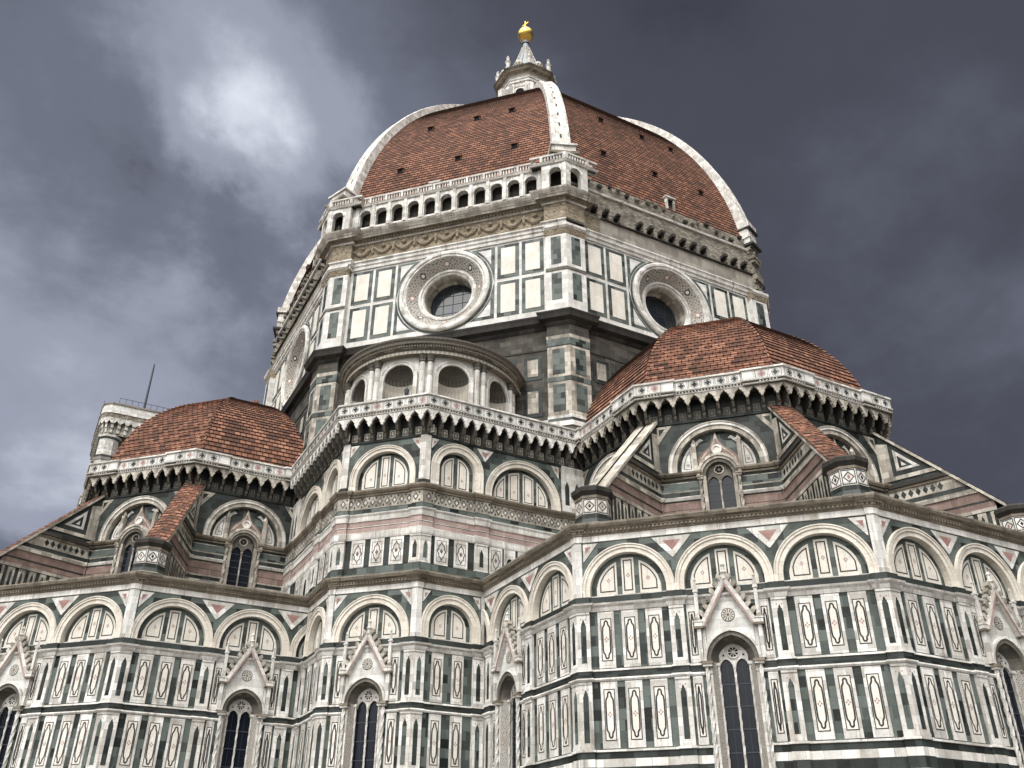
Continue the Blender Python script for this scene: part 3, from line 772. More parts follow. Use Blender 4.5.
# ---- parapet gallery on corbels
def corbel_mesh(w, aged):
    mb = MB(); m = 'A'; h = w/2
    # bracket in three rolls
    pr = [(0, 29.55), (-.10, 29.55), (-.26, 29.70), (-.28, 29.90), (-.42, 29.95), (-.54, 30.12), (-.55, 30.30), (-.68, 30.36), (-.78, 30.52), (-.80, 31.0), (0, 31.0)]
    bw = .09
    for s in (-1, 1):
        pts = [(s*bw, y, z) for y, z in pr]; mb.poly(pts if s < 0 else pts[::-1], 'K' if aged else 'S')
    for (y0, z0), (y1, z1) in zip(pr[1:], pr[2:-1]): mb.poly([(-bw, y0, z0), (bw, y0, z0), (bw, y1, z1), (-bw, y1, z1)], 'S')
    # half a cusped arch each side
    q = [(.07, 30.30), (.10, 30.44), (h*.40, 30.50), (h*.36, 30.62), (h*.58, 30.74), (h*.62, 30.80), (h*.82, 30.86), (h, 30.98)]
    for s in (-1, 1):
        pts = [(0, 30.28)]+q+[(h, 31.02), (0, 31.02)]
        if s < 0: pts = [(-x, z) for x, z in pts][::-1]
        mb.slab(pts, -.66, -.84, 'W' if not aged else 'A')
    # little inlaid square on the wall behind
    mb.brect(h-.21, h+.21, 29.62, 30.16, 0, -.03, 'A' if not aged else 'S'); mb.line([(h-.13, 29.70), (h+.13, 29.70), (h+.13, 30.08), (h-.13, 30.08)], .05, -.035, 'D')
    return mb.mesh('corbel')
CORB = {}
def parapet(parent, loc, rz, xL, xR, tL, tR, n, piers=(), first=None, aged=False, mir=False, half=True):
    """parapet along one side, n corbels"""
    mb = MB(); o0 = .84
    bands(mb, [(29.42, 0, 'D'), (29.43, .08, 'D'), (29.55, .10, 'D'), (29.56, 0, 'D'), (31.0, 0, None)], xL, xR, tL, tR, [])
    bands(mb, [(31.0, 0, 'S'), (31.001, o0, 'S'), (31.02, o0, 'W'), (31.06, o0+.05, 'W'), (31.10, o0+.05, 'B'), (31.12, o0-.01, 'S'), (31.24, o0-.01, 'W'), (31.25, o0+.10, 'W'), (31.32, o0+.12, 'W'), (31.33, o0+.02, 'V'),
               (32.0, o0+.02, 'W'), (32.01, o0+.12, 'W'), (32.12, o0+.12, 'W'), (32.13, o0-.3, 'S'), (31.5, o0-.3, 'S'), (31.45, 0, None)], xL, xR, tL, tR, list(piers), .16)
    path = lambda x: -.16 if any(a <= x <= b for a, b in piers) else 0
    ex = o0*T22
    x = xL-(ex if tL else 0)+.12
    while x < xR+(ex if tR else 0)-.1:         # dentils
        mb.box(x, x+.08, -(o0+.06)+path(x), -(o0-.02)+path(x), 31.13, 31.24, 'W'); x += .2
    a, b = xL-(ex if tL > 0 else 0), xR+(ex if tR > 0 else 0)
    k = max(1, round((b-a)/.82)); st = (b-a)/k
    rng = random.Random(int(abs(loc[0])*31+rz))
    for i in range(k):                         # square panels with a small foiled piercing
        c = a+st*(i+.5); y = -(o0+.02)+path(c)
        mb.line([(c-st/2+.03, 31.36), (c+st/2-.03, 31.36), (c+st/2-.03, 31.97), (c-st/2+.03, 31.97)], .03, y-.006, 'B')
        m = rng.choice('RDDII')
        for dx, dz in ((.09, 0), (-.09, 0), (0, .09), (0, -.09)):
            mb.flat([(c+dx+.085*math.cos(t), 31.66+dz+.085*math.sin(t)) for t in np.linspace(0, 2*math.pi, 9)[:-1]], y-.006-.001*(dx != 0), m)
        mb.line([(c+.23*math.cos(t), 31.66+.23*math.sin(t)) for t in np.linspace(0, 2*math.pi, 15)[:-1]], .03, y-.010, m)
    if mir: mb.mirror()
    pa = put('parapet', mb, parent, loc, rz)
    w = (b-a)/n; key = (round(w, 3), aged)
    if key not in CORB: CORB[key] = corbel_mesh(w, aged)
    for i in range(n):
        x = a+w*(i+.5); x = -x if mir else x
        put('corbel', CORB[key], pa, (x, 0, 0))
    return pa

# ---- assembly of one tribune (half octagon with chapels)
def root_face(cx, cy, ap, ang): return ((cx+ap*math.cos(R_(ang)), cy+ap*math.sin(R_(ang)), 0), ang+90)
MESH = {}
def cached(k, f):
    if k not in MESH: MESH[k] = f()
    return MESH[k]
CT, RL, RU = 29.583, 17.74, 10.2
DS, WS = 34.182, 5.703
XS = DS*C45+WS/2*C45; Y1 = DS*C45-WS/2*C45
def wall_with_parts(key, gen, loc, rz, row_z, p, mir=False, aged=False, name='wall', arch_args=None, pil_rows=None):
    def mk():
        mb, pils, ar = gen()
        if mir: mb.mirror()
        return mb.mesh(name), pils, ar
    me, pils, ar = cached((key, mir), mk)
    w = put(name, me, cathedral, loc, rz)
    if pil_rows:
        xl = min(a for a, b in pils); xr = max(b for a, b in pils)
        for a, b in pils:
            def mkp(a=a, b=b):
                e = -1 if (a <= xl+1e-6) else (1 if b >= xr-1e-6 and key not in ('ss', 'us') else 0)
                q = pilaster_mesh(a, b, pil_rows, .14, e)
                if mir: q.mirror()
                return q.mesh('pilaster')
            put('pilaster', cached((key, 'pil', round(a, 2), mir), mkp), w)
    for i, (cx, ri, zs) in enumerate(ar):
        if arch_args is None: continue
        ro, zb, n, win = arch_args[i]
        me = cached(('arch', key, ri, ro, zs, zb, n, win), lambda: blind_arch_mesh(ri, ro, zs, zb, n, win).mesh('blind_arch'))
        put('blind_arch', me, w, (-cx if mir else cx, 0, 0))
    return w
ROWP = [(12.87, 15.67), (9.21, 12.28), (4.88, 7.8)]

def spur_mesh(coping):
    """radial buttress in the plane y=0, x outward from the tribune centre, sloping down"""
    hw = .62
    r0, r1, zt0, zt1 = 10.6, 17.15, 29.45, 23.0
    sl = (zt0-zt1)/(r1-11.0)
    rs = lambda z: min(11.0+(zt0-z)/sl, 16.75)
    mb = MB()
    def band(z0, z1, o, m):
        for s in (-1, 1):
            y = s*(hw+o)
            q = [(r0, y, z0), (rs(z0), y, z0), (rs(z1), y, z1), (r0, y, z1)]
            mb.poly(q if s < 0 else q[::-1], m)
            if o > .02:
                q = [(r0, s*hw, z0), (rs(z0), s*hw, z0), (rs(z0), y, z0), (r0, y, z0)]; mb.poly(q[::-1] if s < 0 else q, m)
                q = [(r0, s*hw, z1), (rs(z1), s*hw, z1), (rs(z1), y, z1), (r0, y, z1)]; mb.poly(q if s < 0 else q[::-1], m)
    for z0, z1, o, m in ((20.2, 20.9, .02, 'D'), (20.9, 22.9, 0, 'D'), (22.9, 23.1, .06, 'A'), (23.1, 23.5, .01, 'N'), (23.5, 23.6, .03, 'D'), (23.6, 24.15, .01, 'N'), (24.15, 24.45, .08, 'A'), (24.45, 24.75, .0, 'D'), (24.75, 25.45, .02, 'A'), (25.45, 25.62, .1, 'B'),
                         (25.62, 25.85, .2, 'K'), (25.85, 26.15, .01, 'D'), (26.15, 26.4, .07, 'A'), (26.4, 29.45, 0, 'D')): band(z0, z1, o, m)
    x = 11.3
    while x < 16.6:                            # upright strips at the foot, each with a pointed inlay
        for s in (-1, 1):
            t = min(22.85, zt0-(x+.4-11)*sl-.15)
            if t > 21.2:
                y = s*(hw+.04); q = [(x, y, 20.9), (x+.48, y, 20.9), (x+.48, y, t), (x, y, t)]; mb.poly(q if s < 0 else q[::-1], 'A')
                y = s*(hw+.045); q = [(x+.15, y, 21.1), (x+.33, y, 21.1), (x+.33, y, t-.4), (x+.24, y, t-.15), (x+.15, y, t-.4)]; mb.poly(q if s < 0 else q[::-1], 'D')
        x += .72
    x = 11.4                                   # frieze lozenges
    while x < 15.0:
        if zt0-(x+.2-11)*sl > 25.6:
            for s in (-1, 1):
                y = s*(hw+.026); q = [(x-.17, y, 25.1), (x, y, 24.84), (x+.17, y, 25.1), (x, y, 25.38)]; mb.poly(q if s < 0 else q[::-1], 'D')
        x += .44
    for s in (-1, 1):                          # white triangle under the slope, with a smaller one inside
        for k, (x0, z0, m, o) in enumerate(((11.75, 26.75, 'W', .02), (11.95, 26.92, 'D', .026), (12.12, 27.02, 'W', .032))):
            d = .42+.26*k; y = s*(hw+o); xe = 11+(zt0-d-z0)/sl; ze = zt0-d-(x0-11)*sl
            q = [(x0, y, z0), (xe, y, z0), (x0, y, ze)]; mb.poly(q if s < 0 else q[::-1], m)
        y = s*(hw+.03); q = [(r0, y, 26.4), (11.5, y, 26.4), (11.5, y, 28.7), (r0, y, 28.95)]; mb.poly(q if s < 0 else q[::-1], 'A')
    cp = MB(); th = .22; cw = hw+.16
    def ln(x, up=0): return zt0-(x-11)*sl+up
    a, b = 10.4, r1+.1
    cp.poly([(a, -cw, ln(a)), (a, cw, ln(a)), (b, cw, ln(b)), (b, -cw, ln(b))], 'S')
    for s in (-1, 1):
        q = [(a, s*cw, ln(a)), (b, s*cw, ln(b)), (b, s*cw, ln(b, th)), (a, s*cw, ln(a, th))]; cp.poly(q if s < 0 else q[::-1], 'A')
    cp.poly([(b, -cw, ln(b)), (b, cw, ln(b)), (b, cw, ln(b, th)), (b, -cw, ln(b, th))], 'W')
    if coping:
        cp.poly([(a, -cw, ln(a, th)), (b, -cw, ln(b, th)), (b, -.1, ln(b, th+.05)), (a, -.1, ln(a, th+.05))], 'A'); cp.poly([(a, .1, ln(a, th+.05)), (b, .1, ln(b, th+.05)), (b, cw, ln(b, th)), (a, cw, ln(a, th))], 'A')
        cp.poly([(a, -.1, ln(a, th-.05)), (b, -.1, ln(b, th-.05)), (b, .1, ln(b, th-.05)), (a, .1, ln(a, th-.05))], 'K')
    else:
        L = math.hypot(1, sl); n = int((b-a)*L/.42); cw2 = cw-.03
        for i in range(n):                     # overlapping courses of tile
            x0, x1 = a+(b-a)*i/n, a+(b-a)*(i+1)/n
            z0, z1 = ln(x0, th), ln(x1, th+.07)
            v = i*.42
            for y0, y1, h0, h1 in ((-cw2, 0, 0, .14), (0, cw2, .14, 0)):
                cp.poly([(x0, y0, z0+h0), (x1, y0, z1+h0), (x1, y1, z1+h1), (x0, y1, z0+h1)], 'U', [(y0, v+.005), (y0, v+.415), (y1, v+.415), (y1, v+.005)])
            cp.poly([(x1, -cw2, ln(x1, th)), (x1, cw2, ln(x1, th)), (x1, cw2, z1), (x1, 0, z1+.14), (x1, -cw2, z1)], 'U')
    return mb.mesh('buttress'), cp.mesh('coping')
def pedestal_mesh():
    mb = MB(); o = 22.5
    def ring(prof, mats): mb.lathe(0, 0, prof, 8, None, False, o, o+360, mats)
    ring([(1.25, 20.2), (1.25, 20.62), (1.12, 20.74), (1.02, 20.98), (1.02, 21.25), (.98, 21.27), (.98, 22.15), (1.03, 22.17), (1.03, 22.32), (1.1, 22.42), (1.2, 22.55), (1.22, 22.76), (1.14, 22.84), (.8, 23.0), (0, 23.05)],
         ['K', 'S', 'D', 'D', 'A', 'W', 'K', 'B', 'K', 'K', 'K', 'K', 'K', 'K'])
    ap = .98*math.cos(R_(22.5)); hw = .98*math.sin(R_(22.5))
    for k in range(8):
        a = R_(45*k); n = Vector((math.cos(a), math.sin(a), 0)); t = Vector((-n.y, n.x, 0))
        def P(x, z, d): v = n*(ap+d)+t*x; return (v.x, v.y, z)
        def strip(pts, w, d, m):
            tmp = MB(); tmp.line(pts, w, 0, m)
            for q in tmp.p: mb.poly([P(x, z, d) for x, _, z in q], m)
        strip([(-hw+.03, 21.31), (hw-.03, 21.31), (hw-.03, 22.11), (-hw+.03, 22.11)], .05, .006, 'I')
        strip([(-hw+.09, 21.71), (0, 21.40), (hw-.09, 21.71), (0, 22.02)], .055, .008, 'I')
        mb.poly([P(-.09, 21.71, .008), P(0, 21.58, .008), P(.09, 21.71, .008), P(0, 21.84, .008)], 'R' if k % 2 else 'I')
    return mb.mesh('pedestal')
def half_dome_mesh():
    """tiled half octagon dome: courses stepped like overlapping tiles; local +x points outward"""
    Rb, z0, ar = 11.0, 29.95, 12.0; c = Rb-ar; k22 = math.cos(R_(22.5))
    hm = math.sqrt(ar*ar-c*c); tot = ar*math.acos(-c/ar); row = .42; n = int(tot/row)
    mb = MB()
    def rz(s): t = s/ar; return ar*math.cos(t)+c, z0+ar*math.sin(t)
    for f in (-90, -45, 0, 45, 90):
        nx, ny = math.cos(R_(f)), math.sin(R_(f)); tx, ty = -ny, nx
        for i in range(n):
            (ra, za), (rb, zb) = rz(i*row), rz((i+1)*row)
            if ra <= 0: break
            if zb < 31.5: continue
            rb = max(rb, 0); lift = .07
            t = i*row/ar; la, lz = lift*math.cos(t), lift*math.sin(t)
            aa, ab = ra*k22, rb*k22; wa, wb = ra*math.sin(R_(22.5)), rb*math.sin(R_(22.5))
            al = aa+la; wl = al*T22
            def P(a, w, z): return (nx*a+tx*w, ny*a+ty*w, z)
            v = i*row+f*13.7*row
            mb.poly([P(al, -wl, za+lz), P(al, wl, za+lz), P(ab, wb, zb), P(ab, -wb, zb)], 'U', [(-wl, v+.01), (wl, v+.01), (wb, v+row-.005), (-wb, v+row-.005)])
            mb.poly([P(aa, -wa, za-.02), P(aa, wa, za-.02), P(al, wl, za+lz), P(al, -wl, za+lz)], 'U', [(-wa, v), (wa, v), (wl, v+.01), (-wl, v+.01)])
    return mb.mesh('half_dome')
def hip_mesh():        # ridge tiles down the corner of a half dome, in the plane y=0
    Rb, z0, ar = 11.0, 29.95, 12.0; c = Rb-ar; tot = ar*math.acos(-c/ar); mb = MB(); s = 0
    while s < tot-.9:
        t0, t1 = s/ar, (s+.40)/ar
        x0, z_0 = (ar+.13)*math.cos(t0)+c, z0+(ar+.13)*math.sin(t0); x1, z_1 = (ar+.06)*math.cos(t1)+c, z0+(ar+.06)*math.sin(t1)
        v = 50+int(s/.42)*.42
        for sgn in (-1, 1):
            q = [(x0, 0, z_0), (x0-.09, sgn*.17, z_0-.06), (x1-.09, sgn*.17, z_1-.06), (x1, 0, z_1)]
            mb.poly(q if sgn > 0 else q[::-1], 'U', [(.1, v+.02), (.3, v+.02), (.3, v+.4), (.1, v+.4)] if sgn > 0 else [(.1, v+.4), (.3, v+.4), (.3, v+.02), (.1, v+.02)])
        s += .42
    return mb.mesh('hip_tile')

def tribune(axis, copings):
    cx, cy = CT*math.cos(R_(axis)), CT*math.sin(R_(axis))
    for d in (-90, -45, 0, 45, 90):
        ang = axis+d
        loc, rz = root_face(cx, cy, RL, ang)
        w = wall_with_parts('tw', tribune_wall_mesh, loc, rz, ROWS, .14, arch_args=[(2.37, 16.43, 3, False), (2.37, 16.43, 3, True), (2.37, 16.43, 3, False)], pil_rows=ROWP, name='chapel_wall')
        put('cornice', cached('tcorn', lambda: cornice_mesh(-7.348, 7.348, T22, T22, [(-7.348, -7.05), (7.05, 7.348)]).mesh('cornice')), cathedral, loc, rz)
        lancet_window(cathedral, loc, rz)
        loc, rz = root_face(cx, cy, RU, ang)
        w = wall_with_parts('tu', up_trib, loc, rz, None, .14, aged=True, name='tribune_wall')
        put('blind_arch', cached('tarch', lambda: trib_arch().mesh('blind_arch')), w)
        tribune_window(cathedral, loc, rz)
        parapet(cathedral, loc, rz, -4.225, 4.225, T22, T22, 10, [(-4.225, -3.0), (3.0, 4.225)], aged=True)
    for i, d in enumerate((-67.5, -22.5, 22.5, 67.5)):
        ang = axis+d; cop = copings[i]
        bm, cm = cached(('spur', cop), lambda: spur_mesh(cop))
        b = put('buttress', bm, cathedral, (cx, cy, 0), ang); put('coping' if cop else 'tile_roof', cm, b)
        ped = cached('ped', pedestal_mesh)
        put('pedestal', ped, cathedral, (cx+17.45*math.cos(R_(ang)), cy+17.45*math.sin(R_(ang)), 0), ang+22.5)
    hd = put('half_dome', cached('hd', half_dome_mesh), cathedral, (cx, cy, 0), axis)
    for d in (-67.5, -22.5, 22.5, 67.5): put('hip_ridge', cached('hip', hip_mesh), hd, (0, 0, 0), d)
    fin = MB(); fin.lathe(0, 0, [(.35, 41.6), (.35, 42.3), (.5, 42.4), (.3, 42.75), (0, 42.9)], 8, 'U'); put('chimney', fin, hd, (-.9, .5, 0))
    # leads over the chapels and floor of the gallery
    fl = MB()
    def oct_(r, z, m):
        k = r/math.cos(R_(22.5)); fl.poly([(k*math.cos(R_(22.5+45*i)), k*math.sin(R_(22.5+45*i)), z) for i in range(8)], m)
    oct_(RL+.2, 20.24, 'S'); oct_(RU+.5, 31.4, 'S')
    put('roof_deck', fl, cathedral, (cx, cy, 0), axis)
tribune(0, (True, False, False, False))
tribune(-90, (False, False, False, False))

# ---- sacristy block between the tribunes
loc, rz = root_face(0, 0, DS, -45)
wall_with_parts('sm', sac_mid_mesh, loc, rz, ROWS, .14, arch_args=[(2.5, 16.43, 3, True)], pil_rows=ROWP, name='sacristy_wall')
put('cornice', cornice_mesh(-2.851, 2.851, T22, T22, [(-2.851, -2.55), (2.55, 2.851)]), cathedral, loc, rz)
lancet_window(cathedral, loc, rz)
wall_with_parts('um', up_sac_mid, loc, rz, None, .14, arch_args=[(2.3, 26.02, 3, False)], pil_rows=[(20.89, 22.7)], name='sacristy_wall')
parapet(cathedral, loc, rz, -2.851, 2.851, T22, T22, 7)
for mir in (False, True):
    # origin at the corner: right flank faces east, left flank faces south
    l2, r2 = ((XS, -Y1, 0), 90) if not mir else ((Y1, -XS, 0), 0)
    wall_with_parts('ss', sac_side_mesh, l2, r2, ROWS, .14, mir, arch_args=[(1.93, 16.43, 2, False)], pil_rows=ROWP, name='sacristy_wall')
    cm = cornice_mesh(0, 5.1, T22, 0, [(0, .3)])
    if mir: cm.mirror()
    put('cornice', cm, cathedral, l2, r2)
    wall_with_parts('us', up_sac_side, l2, r2, None, .14, mir, arch_args=[(1.85, 26.02, 2, False), (2.83, 26.02, 4, False)], pil_rows=[(20.89, 22.7)], name='sacristy_wall')
    parapet(cathedral, l2, r2, 0, 11.0, T22, 0, 14, mir=mir)
fl = MB()
for z, o in ((20.24, 0), (31.4, .5)):
    fl.poly([(XS+o, -Y1, z), (XS+o, 0, z), (0, 0, z), (0, -XS-o, z), (Y1, -XS-o, z)], 'S')
put('roof_deck', fl, cathedral)

# ---- exedra on the sacristy roof
def exedra():
    ex = empty('exedra', cathedral, (26.75*C45, -26.75*C45, 0), 45)    # local -y looks south east
    Rw = 6.25; mb = MB(); zb, zt = 31.4, 36.55; nw, nt = 1.12, 36.0      # niche half width and crown
    zs = nt-nw
    cent = [-72, -36, 0, 36, 72]
    ha = math.degrees(nw/Rw)
    P = lambda th, r, z: (r*math.sin(R_(th)), -r*math.cos(R_(th)), z)
    lat = lambda a, b, r0, r1, z0, z1, m, n: [mb.poly([P(a+(b-a)*i/n, r0, z0), P(a+(b-a)*(i+1)/n, r0, z0), P(a+(b-a)*(i+1)/n, r1, z1), P(a+(b-a)*i/n, r1, z1)], m) for i in range(n)]
    edge = -92
    for c in cent:
        lat(edge, c-ha, Rw, Rw, zb, zt, 'W', 3); edge = c+ha
        n = 16
        for i in range(n):
            x0, x1 = -nw*math.cos(math.pi*i/n), -nw*math.cos(math.pi*(i+1)/n)
            z0, z1 = zs+nw*math.sin(math.pi*i/n), zs+nw*math.sin(math.pi*(i+1)/n)
            t0, t1 = c+math.degrees(x0/Rw), c+math.degrees(x1/Rw)
            mb.poly([P(t0, Rw, z0), P(t1, Rw, z1), P(t1, Rw, zt), P(t0, Rw, zt)], 'W')
    lat(edge, 92, Rw, Rw, zb, zt, 'W', 3)
    for s in (-1, 1): mb.poly([(s*Rw, 0, zb), (s*Rw, 2.2, zb), (s*Rw, 2.2, zt), (s*Rw, 0, zt)][::-s], 'W')
    put('wall', mb, ex)
    for c in cent:                              # shell headed niches
        q = MB(); n, k = 12, 6
        for i in range(n):
            a0, a1 = math.pi*i/n, math.pi*(i+1)/n
            f = lambda a, z: (-nw*math.cos(a), .02+nw*.95*math.sin(a), z)
            q.poly([f(a0, zb-Rw*0), f(a0, zs), f(a1, zs), f(a1, zb)][::-1], 'A')
            for j in range(k):
                e0, e1 = math.pi/2*j/k, math.pi/2*(j+1)/k
                rr = 1+.03*(i % 2)
                g = lambda a, e: (-nw*math.cos(e)*math.cos(a), .02+nw*.95*math.cos(e)*math.sin(a), zs+nw*math.sin(e))
                q.poly([g(a0, e0), g(a0, e1), g(a1, e1), g(a1, e0)][::-1], 'S')
        q.arch(0, semi(nw, zs, 16, zb), semi(nw+.22, zs, 16, zb), -.12, .02, 0, 'W')
        q.arch(0, semi(nw+.22, zs, 16, zb), semi(nw+.30, zs, 16, zb), -.16, -.12, 0, 'W')
        q.lathe(0, .98, [(nw, zs-.06), (nw, zs+.02)], 8, 'S', False, 200, 340) if False else None
        p = P(c, Rw*math.cos(R_(ha))+.02, 0); put('niche', q, ex, p, c)
    cm = MB(); column(cm, -.27, 0, zb, 36.0, .2, 'W', 10, False, False); column(cm, .27, 0, zb, 36.0, .2, 'W', 10, False, False)
    for x in (-.27, .27):
        cm.lathe(x, 0, [(.2, 35.95), (.27, 36.05), (.24, 36.15), (.34, 36.42), (.30, 36.45), (.36, 36.55)], 8, 'S'); cm.lathe(x, 0, [(.28, zb), (.28, zb+.2), (.2, zb+.3)], 8, 'W')
    me = cm.mesh('paired_columns')
    for c in (-54, -18, 18, 54, 88, -88): put('paired_columns', me, ex, P(c, Rw+.12, 0), c)
    e = MB()
    prof = [(Rw+.02, 36.5), (Rw+.42, 36.55), (Rw+.42, 36.78), (Rw+.30, 36.8), (Rw+.30, 37.05), (Rw+.42, 37.07), (Rw+.44, 37.2), (Rw+.72, 37.25), (Rw+.76, 37.45), (Rw+.86, 37.55), (Rw+.86, 37.68), (Rw+.5, 37.8)]
    mts = ['B', 'A', 'B', 'S', 'A', 'B', 'B', 'S', 'B', 'S', 'K']
    e.lathe(0, 0, prof, 64, 'B', False, 180, 360, mts)
    for (r0, z0), (r1, z1), m in zip(prof, prof[1:], mts):
        for s in (-1, 1):
            q = [(s*r0, 0, z0), (s*r0, 2.0, z0), (s*r1, 2.0, z1), (s*r1, 0, z1)]; e.poly(q if s > 0 else q[::-1], m)
    for i in range(110):
        t = -90+180*(i+.5)/110; a = P(t, Rw+.44, 37.08)
        u = Vector((math.cos(R_(t)), math.sin(R_(t)), 0))*.05; n = Vector((math.sin(R_(t)), -math.cos(R_(t)), 0))*.12; a = Vector(a); h = Vector((0, 0, .12))
        e.poly([a-u+n, a+u+n, a+u+n+h, a-u+n+h], 'A'); e.poly([a-u, a+u, a+u+n, a-u+n], 'A'); e.poly([a-u, a-u+n, a-u+n+h, a-u+h], 'A'); e.poly([a+u+n, a+u, a+u+h, a+u+n+h], 'A')
    put('entablature', e, ex)
    r = MB(); r.lathe(0, 0, [(Rw+.6, 37.75), (3.5, 39.4), (0, 41.0)], 32, 'S', False, 180, 360)
    for s in (-1, 1): r.poly([(s*(Rw+.6), 0, 37.75), (s*(Rw+.6), 2, 37.75), (0, 2, 41.0), (0, 0, 41.0)][::s], 'S')
    put('roof', r, ex)
    d = MB(); d.lathe(0, 0, [(.2, 31.5), (.07, 31.9), (.05, 33.5), (.16, 33.8), (.18, 34.1), (.06, 34.2), (0, 34.5)], 8, 'X')
    put('lantern_post', d, ex, P(5, 5.9, .0))
exedra()

# ---- the octagonal drum
AP = 25.4; HD = AP*T22; PW = 1.58
def drum_mesh(full):
    mb = MB(); pil = [(-HD, -HD+PW), (HD-PW, HD)]; p = .5
    def B_(prof, pl=True): bands(mb, prof, -HD, HD, T22, T22, pil if pl else [], p)
    # weathered stage behind the exedra
    B_([(0, 0, 'S'), (32.2, 0, None)])
    B_([(32.2, 0, 'S'), (33.2, 0, 'W'), (33.21, .08, 'W'), (33.6, .08, 'G'), (33.61, .02, 'G'), (33.85, .02, 'W'), (33.86, .05, 'W'), (34.1, .05, None)])
    bands(mb, [(34.1, 0, 'J'), (40.2, 0, 'K'), (40.21, .05, 'K'), (40.35, .05, 'J'), (40.36, 0, 'J'), (42.0, 0, None)], -HD, HD, T22, T22, [])
    for sd in (-1, 1):
      PP = [(34.1, 0, 'A'), (37.0, 0, 'G'), (37.01, .03, 'G'), (37.4, .03, 'A'), (37.41, 0, 'A'), (40.1, 0, 'G'), (40.2, .04, 'G'), (40.8, .04, 'A'), (41.1, .05, 'K'), (41.2, 0, 'J'), (42.0, 0, None)]
      pth = []
      for z_, o_, m_ in PP:
        q_ = [(-HD-T22*(p+o_), -p-o_), (-HD+PW+o_, -p-o_), (-HD+PW+o_, 0)]
        pth.append(q_ if sd < 0 else [(-x_, y_) for x_, y_ in q_][::-1])
      mb.sweep(pth, [z_ for z_, _, _ in PP], [m_ for _, _, m_ in PP])
    B_([(42.0, 0, 'K'), (42.05, .06, 'K'), (42.2, .15, 'K'), (42.35, .18, 'K'), (42.5, .52, 'K'), (42.8, .60, 'K'), (43.0, .68, 'K'), (43.1, .68, 'B'), (43.28, .1, 'W'), (43.3, .02, None)])
    for s in (-1, 1):
        xc = s*(HD-PW/2+.08)
        for z0, z1 in ((34.5, 36.75), (37.65, 39.85)): mb.brect(xc-.47, xc+.47, z0, z1, -p, -p-.03, 'G')
        for c in (s*7.65, s*5.6, s*3.4):
            for z0, z1 in ((34.5, 37.0), (37.7, 39.8)):
                mb.brect(c-.72, c+.72, z0, z1, 0, -.04, 'D'); mb.brect(c-.42, c+.42, z0+.3, z1-.3, -.04, -.07, 'A')
    # white panelled stage with the round opening
    Z0, Z1, zc, ro = 43.3, 51.55, 47.72, 3.9
    x1 = HD-PW
    N_ = 64; prev = None
    def sq(a):
        c, s = math.cos(a), math.sin(a); k = min(x1/abs(c) if abs(c) > 1e-9 else 1e9, ((Z1-zc) if s > 0 else (zc-Z0))/abs(s) if abs(s) > 1e-9 else 1e9); return (c*k, zc+s*k)
    angs = sorted([2*math.pi*i/N_ for i in range(N_)]+[math.atan2(Z1-zc, x1), math.atan2(Z1-zc, -x1), 2*math.pi+math.atan2(Z0-zc, -x1), 2*math.pi+math.atan2(Z0-zc, x1)])
    for i, a in enumerate(angs):
        b = angs[(i+1) % len(angs)]
        p0, p1, q0, q1 = (ro*math.cos(a), zc+ro*math.sin(a)), (ro*math.cos(b), zc+ro*math.sin(b)), sq(a), sq(b)
        mb.flat([p0, q0, q1, p1], 0, 'V')
    for s in (-1, 1):
        a, b = (-HD-T22*p, -HD+PW) if s < 0 else (HD-PW, HD+T22*p)
        mb.brect(a, b, Z0, 51.0, 0, -p, 'V')
        c = (a+b)/2
        mb.brect(a, b, 47.35, 47.62, -p, -p-.06, 'S')
        for z0, z1 in ((44.5, 47.1), (48.0, 50.8)): mb.brect(c-.42, c+.42, z0, z1, -p, -p-.02, 'G')
        for c in (s*5.6, s*7.72):
            for z0, z1 in ((44.1, 47.55), (47.9, 51.35)):
                mb.brect(c-.94, c+.94, z0, z1, 0, -.03, 'G'); mb.brect(c-.62, c+.62, z0+.33, z1-.33, -.03, -.06, 'C')
        for v in (-1, 1):
            for k, (e, m) in enumerate(((0, 'G'), (.31, 'V'))):
                Rr = 4.32 if k == 0 else 4.48
                zt = (zc-44.1 if v < 0 else 51.35-zc)-e*.8; xo = 4.42-e
                if Rr < xo: zi = 0
                else: zi = math.sqrt(Rr*Rr-xo*xo)
                xi = math.sqrt(Rr*Rr-zt*zt) if Rr > zt else 0
                a0 = math.atan2(zi, xo); a1 = math.atan2(zt, xi)
                pts = [(xo, zi), (xo, zt), (xi, zt)]+[(Rr*math.cos(a1+(a0-a1)*i/8), Rr*math.sin(a1+(a0-a1)*i/8)) for i in range(1, 8)]
                pts = [(s*x, zc+v*z) for x, z in pts]
                if s*v < 0: pts = pts[::-1]
                mb.slab(pts, -.03*k, -.03*(k+1), m)
        mb.arch(0, [(-ro*math.cos(math.pi*2*i/48), zc+ro*math.sin(math.pi*2*i/48)) for i in range(49)], [(-4.25*math.cos(math.pi*2*i/48), zc+4.25*math.sin(math.pi*2*i/48)) for i in range(49)], -.02, 0, 0, 'G') if s < 0 else None
    # mouldings above the panels
    B_([(51.0, 0, 'W'), (51.2, .05, 'F'), (51.5, .16, 'F'), (51.9, .22, 'W'), (51.95, .3, 'W'), (52.1, .3, None)]) if False else None
